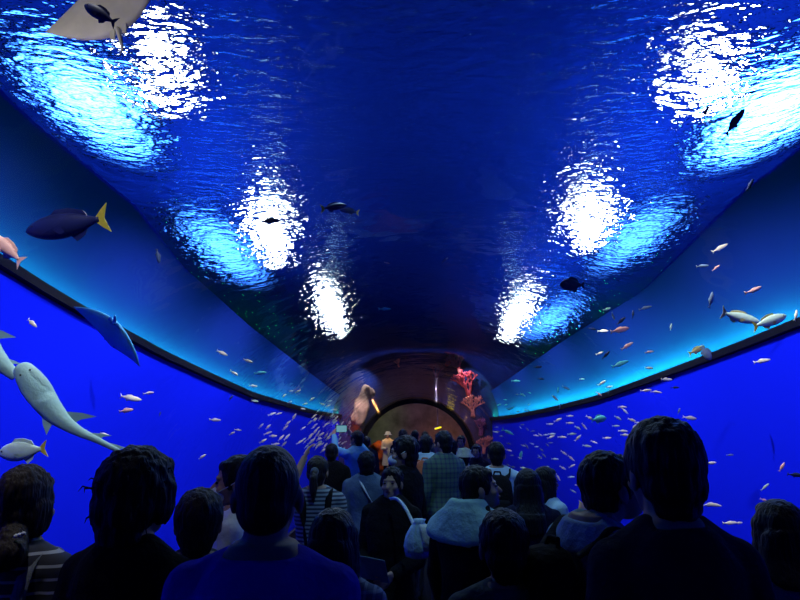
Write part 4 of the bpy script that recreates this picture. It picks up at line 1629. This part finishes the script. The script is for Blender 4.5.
for i in range(14):
    px, py = rnd.uniform(494, 530), rnd.uniform(388, 412)
    swim(px, py, rnd.uniform(-30, 30), rnd.uniform(3.5, 5.5), rnd.choice(['grey', 'teal']), 'tiny dim fish over the dark water near the coral', 'dim fish near the coral', frac=rnd.uniform(0.3, 0.7))


def big_fish(px, py, ang, length, m_, label, deep=0.19, thick=0.11, bend=0.0, tail=None, finm=None, frac=0.4, toward=0.0, roll=0.0, name='fish'):
    p, dist = tank_point(px, py, frac)
    L = length * dist / 574
    Mx = swim_frame(ang, toward, roll)
    mb = MB()
    fish_body(mb, deep, thick, seg=18)
    bent(mb, bend)
    root = empty(name, p)
    root.rotation_euler = Mx.to_euler()
    root.scale = (L, L, L)
    tag(root, label, 'fish')
    link('body', mb.mesh('body'), m_, root)
    for nm, pts in (('tail_fin', [(-0.36, 0.03), (-0.44, 0.11), (-0.53, 0.18), (-0.47, 0.0), (-0.53, -0.18), (-0.44, -0.11), (-0.36, -0.03)]),
                    ('dorsal_fin', [(0.20, deep * 0.90), (0.12, deep * 1.32), (-0.05, deep * 1.30), (-0.22, deep * 0.95), (-0.26, deep * 0.45)]),
                    ('anal_fin', [(-0.02, -deep * 0.85), (-0.09, -deep * 1.38), (-0.20, -deep * 1.0), (-0.24, -deep * 0.5)])):
        mb = MB()
        fin(mb, pts, 0.010)
        bent(mb, bend)
        f = link(nm, mb.mesh(nm, False), (tail if nm == 'tail_fin' and tail else (finm or m_)), root)
        if nm == 'tail_fin' and tail and tail != m_:
            f['label'] = 'yellowish tail fin'
    for s in (-1, 1):
        mb = MB()
        fin(mb, [(0.16, -0.03), (0.05, -0.12), (-0.01, -0.10), (0.03, -0.02)], 0.008)
        mb.v = [(x, s * (thick * 0.9 + 0.12 * (0.16 - x)) + bend * (x * x - .05) * 2, z) for x, y, z in mb.v]
        link('pectoral_fin', mb.mesh('pectoral', False), finm or m_, root)
        mb = MB()
        mb.ell((0.385, s * thick * 0.60, deep * 0.22), (0.018, 0.010, 0.018), None, 10, 8)
        link('eye', mb.mesh('eye'), eye_m, root)
    return root


big_fish(67, 225, 190, 72, blue_body, 'large dark blue fish with a bright yellow tail under the rippled water', 0.155, 0.09, 0.05, yellow_fin, blue_body, 0.35)
big_fish(22, 451, 186, 40, white_fish, 'pale deep-bodied fish with a yellow tail below the long ray', 0.20, 0.09, 0.0, yellow_fin, None, 0.35)
big_fish(6, 248, 140, 38, pink_fish, 'curved orange pink fish gliding over the dark ledge', 0.15, 0.10, 0.15, None, None, 0.4)
big_fish(739, 317, -14, 34, white_fish, 'arched pale green fish, first of the pair by the ledge', 0.13, 0.09, -0.22, gold_fin, gold_fin, 0.5)
big_fish(770, 321, 18, 30, white_fish, 'pale green fish with yellow tail, second of the pair by the ledge', 0.155, 0.09, 0.0, yellow_fin, gold_fin, 0.5)
big_fish(706, 353, -55, 15, grey_fish, 'stout grey blue fish hovering at the ledge line', 0.24, 0.14, 0.0, None, None, 0.6)
big_fish(697, 350, 25, 16, gold_fin, 'yellow green fish hovering on the ledge beside the stout grey one', 0.16, 0.09, 0.0, yellow_fin, None, 0.7)
big_fish(599, 419, 8, 14, teal_fish, 'bright turquoise deep-bodied fish among the pale fish', 0.24, 0.12, 0.0, None, None, 0.4)
big_fish(572, 285, 178, 24, dark_fish, 'dark diamond-shaped fish below the second white light', 0.25, 0.09, 0.0, None, None, 0.5)
big_fish(334, 207, 8, 26, blue_body, 'blue fish with yellow tail under the dark water, first of two', 0.14, 0.09, 0.0, yellow_fin, None, 0.5)
big_fish(349, 211, 170, 20, blue_body, 'smaller blue fish with yellow tail under the dark water, second of two', 0.14, 0.09, 0.0, yellow_fin, None, 0.6)
big_fish(100, 14, 150, 30, blue_body, 'large dark blue fish against the pale ray-shaped patch, close under the water surface', 0.17, 0.10, 0.0, None, None, 0.35)
big_fish(508, 432, -25, 13, teal_fish, 'slim greenish fish in the far blue corner by the coral', 0.09, 0.07, 0.0, None, None, 0.5)
big_fish(521, 455, 80, 8, teal_fish, 'green upright fish in the far shoal beside the white T-shirt', 0.16, 0.09, 0.0, None, None, 0.5)


def long_ray(name, pts, frac, label, girth=1.0):
    """Shovel-nosed ray: broad flattened head, long tapering body, two dorsal fins; pts run snout to tail as seen."""
    p0, dist = tank_point(pts[len(pts) // 2][0], pts[len(pts) // 2][1], frac)
    P_ = []
    for px, py in pts:
        d = ray(px, py)
        # keep the body in one upright plane facing the tunnel
        n = (p0 - EYE).normalized()
        P_.append(EYE + d * (dist / d.dot(n)))
    scale = dist / 574
    fine = []
    for i in range(len(P_) - 1):
        a0, a1, a2, a3 = P_[max(i - 1, 0)], P_[i], P_[i + 1], P_[min(i + 2, len(P_) - 1)]
        for k in range(6):
            u = k / 6
            fine.append(0.5 * ((2 * a1) + (a2 - a0) * u + (2 * a0 - 5 * a1 + 4 * a2 - a3) * u * u + (3 * a1 - a0 - 3 * a2 + a3) * u ** 3))
    fine.append(P_[-1])
    root = empty(name, p0)
    tag(root, label, 'ray')
    view = (EYE - p0).normalized()
    n = len(fine)
    W_ = [(0, 1.5), (0.03, 6.0), (0.08, 8.5), (0.16, 10.5), (0.24, 12.0), (0.30, 12.0), (0.40, 10.5), (0.50, 8.8), (0.60, 6.6), (0.72, 4.6), (0.85, 3.2), (1.0, 2.0)]
    vs, fs = [], []
    m = 16
    frames = []
    for i, q in enumerate(fine):
        u = i / (n - 1)
        t_ = (fine[min(i + 1, n - 1)] - fine[max(i - 1, 0)]).normalized()
        s_ = t_.cross(view).normalized()
        v_ = s_.cross(t_).normalized()
        w_ = interp([a for a, b in W_], [b for a, b in W_], u) * scale * girth
        h_ = w_ * (0.45 if u < 0.35 else 0.62)
        frames.append((q, t_, s_, v_, w_))
        for j in range(m):
            a = 2 * PI * j / m
            vs.append(q - p0 + s_ * w_ * math.cos(a) + v_ * h_ * math.sin(a))
    for i in range(n - 1):
        for j in range(m):
            k = (j + 1) % m
            fs.append((i * m + j, i * m + k, (i + 1) * m + k, (i + 1) * m + j))
    fs.append(tuple(reversed(range(m))))
    fs.append(tuple((n - 1) * m + j for j in range(m)))
    mb = MB()
    mb.add(vs, fs)
    link('body', mb.mesh('body'), guitar_skin, root)

    def side_fin(nm, u0, u1, sg, reach, back, m_):
        a = frames[int(u0 * (n - 1))]
        b = frames[int(u1 * (n - 1))]
        s_ = a[2] * sg
        pa, pb = a[0] + s_ * a[4] * 0.6 - p0, b[0] + s_ * b[4] * 0.6 - p0
        tip = pb + s_ * reach * scale + b[1] * back * scale
        mid_ = pa.lerp(tip, 0.55) + s_ * reach * 0.10 * scale
        inn = pb.lerp(tip, 0.4) - b[1] * back * 0.25 * scale
        o_ = a[3] * 0.8 * scale
        mb = MB()
        ring = [pa, mid_, tip, inn, pb]
        k = len(ring)
        mb.add([q + o_ * 0.5 for q in ring] + [q - o_ * 0.5 for q in ring], [tuple(range(k)), tuple(reversed(range(k, 2 * k)))] + [(i, k + i, k + (i + 1) % k, (i + 1) % k) for i in range(k)])
        return link(nm, mb.mesh(nm, False), m_, root)
    side_fin('dorsal_fin', 0.50, 0.66, -1, 15, 8, guitar_fin)
    side_fin('dorsal_fin', 0.80, 0.90, -1, 7, 7, guitar_skin)
    side_fin('pelvic_fin', 0.42, 0.56, 1, 12, 5, guitar_skin)
    side_fin('pectoral_fin', 0.14, 0.36, 1, 1.5, -3, guitar_skin)
    side_fin('pectoral_fin', 0.14, 0.36, -1, 1.5, -3, guitar_skin)
    side_fin('tail_fin', 0.92, 1.0, -1, 4, 5, guitar_skin)
    a = frames[int(0.13 * (n - 1))]
    for sg in (-1, 1):
        mb = MB()
        mb.ell(a[0] - p0 + a[2] * sg * a[4] * 0.45 + a[3] * a[4] * 0.36, (0.9 * scale,) * 3, None, 10, 8)
        link('eye', mb.mesh('eye'), eye_m, root)
    mb = MB()
    for k in range(3):
        b = frames[int((0.19 + 0.025 * k) * (n - 1))]
        c = b[0] - p0 + b[2] * b[4] * 0.62 + b[3] * b[4] * 0.30
        mb.cap(c - b[2] * scale * 1.4, c + b[2] * scale * 1.4, 0.35 * scale, 0.35 * scale, 6, 2)
    link('gill_slits', mb.mesh('gill'), guitar_fin, root)['kind'] = 'stuff'
    return root


long_ray('shovelnose_ray', [(19, 364), (27, 375), (38, 391), (50, 408), (63, 421), (78, 431), (95, 439), (119, 451)], 0.40, 'long teal grey shovelnose ray with a shark-like tail swimming over the blue panel', 0.9)
long_ray('shovelnose_ray', [(-86, 290), (-70, 302), (-54, 314), (-38, 327), (-22, 341), (-8, 355), (4, 366), (16, 377)], 0.62, 'second shovelnose ray, only its tail end showing behind the head of the long one', 1.9)


def flat_ray(px, py, ang, span, tilt, m_, label, frac, tail_len=1.1, edge=None):
    """Kite-shaped ray with wings, whip tail and eyes; unit half span 0.5."""
    p, dist = tank_point(px, py, frac)
    L = span * dist / 574
    root = empty('ray', p)
    d = (CRIGHT * math.cos(R(ang)) + CUP * math.sin(R(ang))).normalized()
    y = (-CFWD).cross(d).normalized()
    nrm = (-CFWD * math.cos(R(tilt)) + d * math.sin(R(tilt))).normalized()
    d = y.cross(nrm).normalized()
    root.rotation_euler = Matrix((d, y, nrm)).transposed().to_euler()
    root.scale = (L, L, L)
    tag(root, label, 'ray')
    nu, nv = 17, 13
    vs, fs = [], []
    for sgn in (1, -1):
        for i in range(nu):
            v = -1 + 2 * i / (nu - 1)
            front = 0.36 * (1 - abs(v) ** 1.3) - 0.04 * abs(v)
            rear = -0.30 * (1 - abs(v) ** 1.7) - 0.05 * abs(v)
            for j in range(nv):
                u = j / (nv - 1)
                x = rear + (front - rear) * u
                th = 0.075 * (1 - abs(v)) ** 0.8 * max(0.0, math.sin(PI * u)) ** 0.6
                curl = 0.10 * abs(v) ** 2
                vs.append((x, v * 0.5, curl + sgn * (0.0 if j in (0, nv - 1) or i in (0, nu - 1) else th + 0.002)))
    for b in (0, nu * nv):
        for i in range(nu - 1):
            for j in range(nv - 1):
                q = (b + i * nv + j, b + i * nv + j + 1, b + (i + 1) * nv + j + 1, b + (i + 1) * nv + j)
                fs.append(q if b else tuple(reversed(q)))
    mb = MB()
    mb.add(vs, fs)
    bm = bmesh.new()
    bm.from_mesh(mb.mesh('tmp'))
    bmesh.ops.remove_doubles(bm, verts=bm.verts, dist=0.0005)
    me = bpy.data.meshes.new('body')
    bm.to_mesh(me)
    bm.free()
    link('body', me, m_, root)
    mb = MB()
    mb.chain([(-0.26, 0, 0.01), (-0.5, 0.02, 0.03), (-0.26 - tail_len * 0.6, 0.05, 0.05)], [0.022, 0.012, 0.004], 8)
    link('tail', mb.fuse('tail', 0.006, 0), m_, root)
    for s_ in (-1, 1):
        mb = MB()
        mb.ell((0.19, s_ * 0.07, 0.052), (0.018, 0.013, 0.014), None, 10, 8)
        link('eye', mb.mesh('eye'), eye_m, root)
        mb = MB()
        fin(mb, [(-0.24, 0), (-0.33, 0.03), (-0.36, 0.0), (-0.26, -0.03)], 0.012)
        mb.v = [(x, s_ * 0.05 + z, 0.02 + y) for x, y, z in mb.v]
        link('pelvic_fin', mb.mesh('fin', False), m_, root)
    return root


flat_ray(114, 333, 228, 80, 50, ray_skin, 'blue ray with pale wing edges gliding across the ledge line', 0.45, 0.5)
flat_ray(110, 8, 118, 105, 20, beige_patch, 'pale beige ray-shaped patch close under the rippled water by the nearest white light', 0.92, 0.5)  # ray shape stands for a vague pale patch under the surface
q, _d = tank_point(110, 8, 0.92)
spot('patch_fill', q + Vector((-0.5, -1.2, -0.8)), q, 26, (1.0, 0.9, 0.75), 80, 1.0)  # added unseen spot brightens the beige patch
bpy.data.scenes.remove(BENCH)
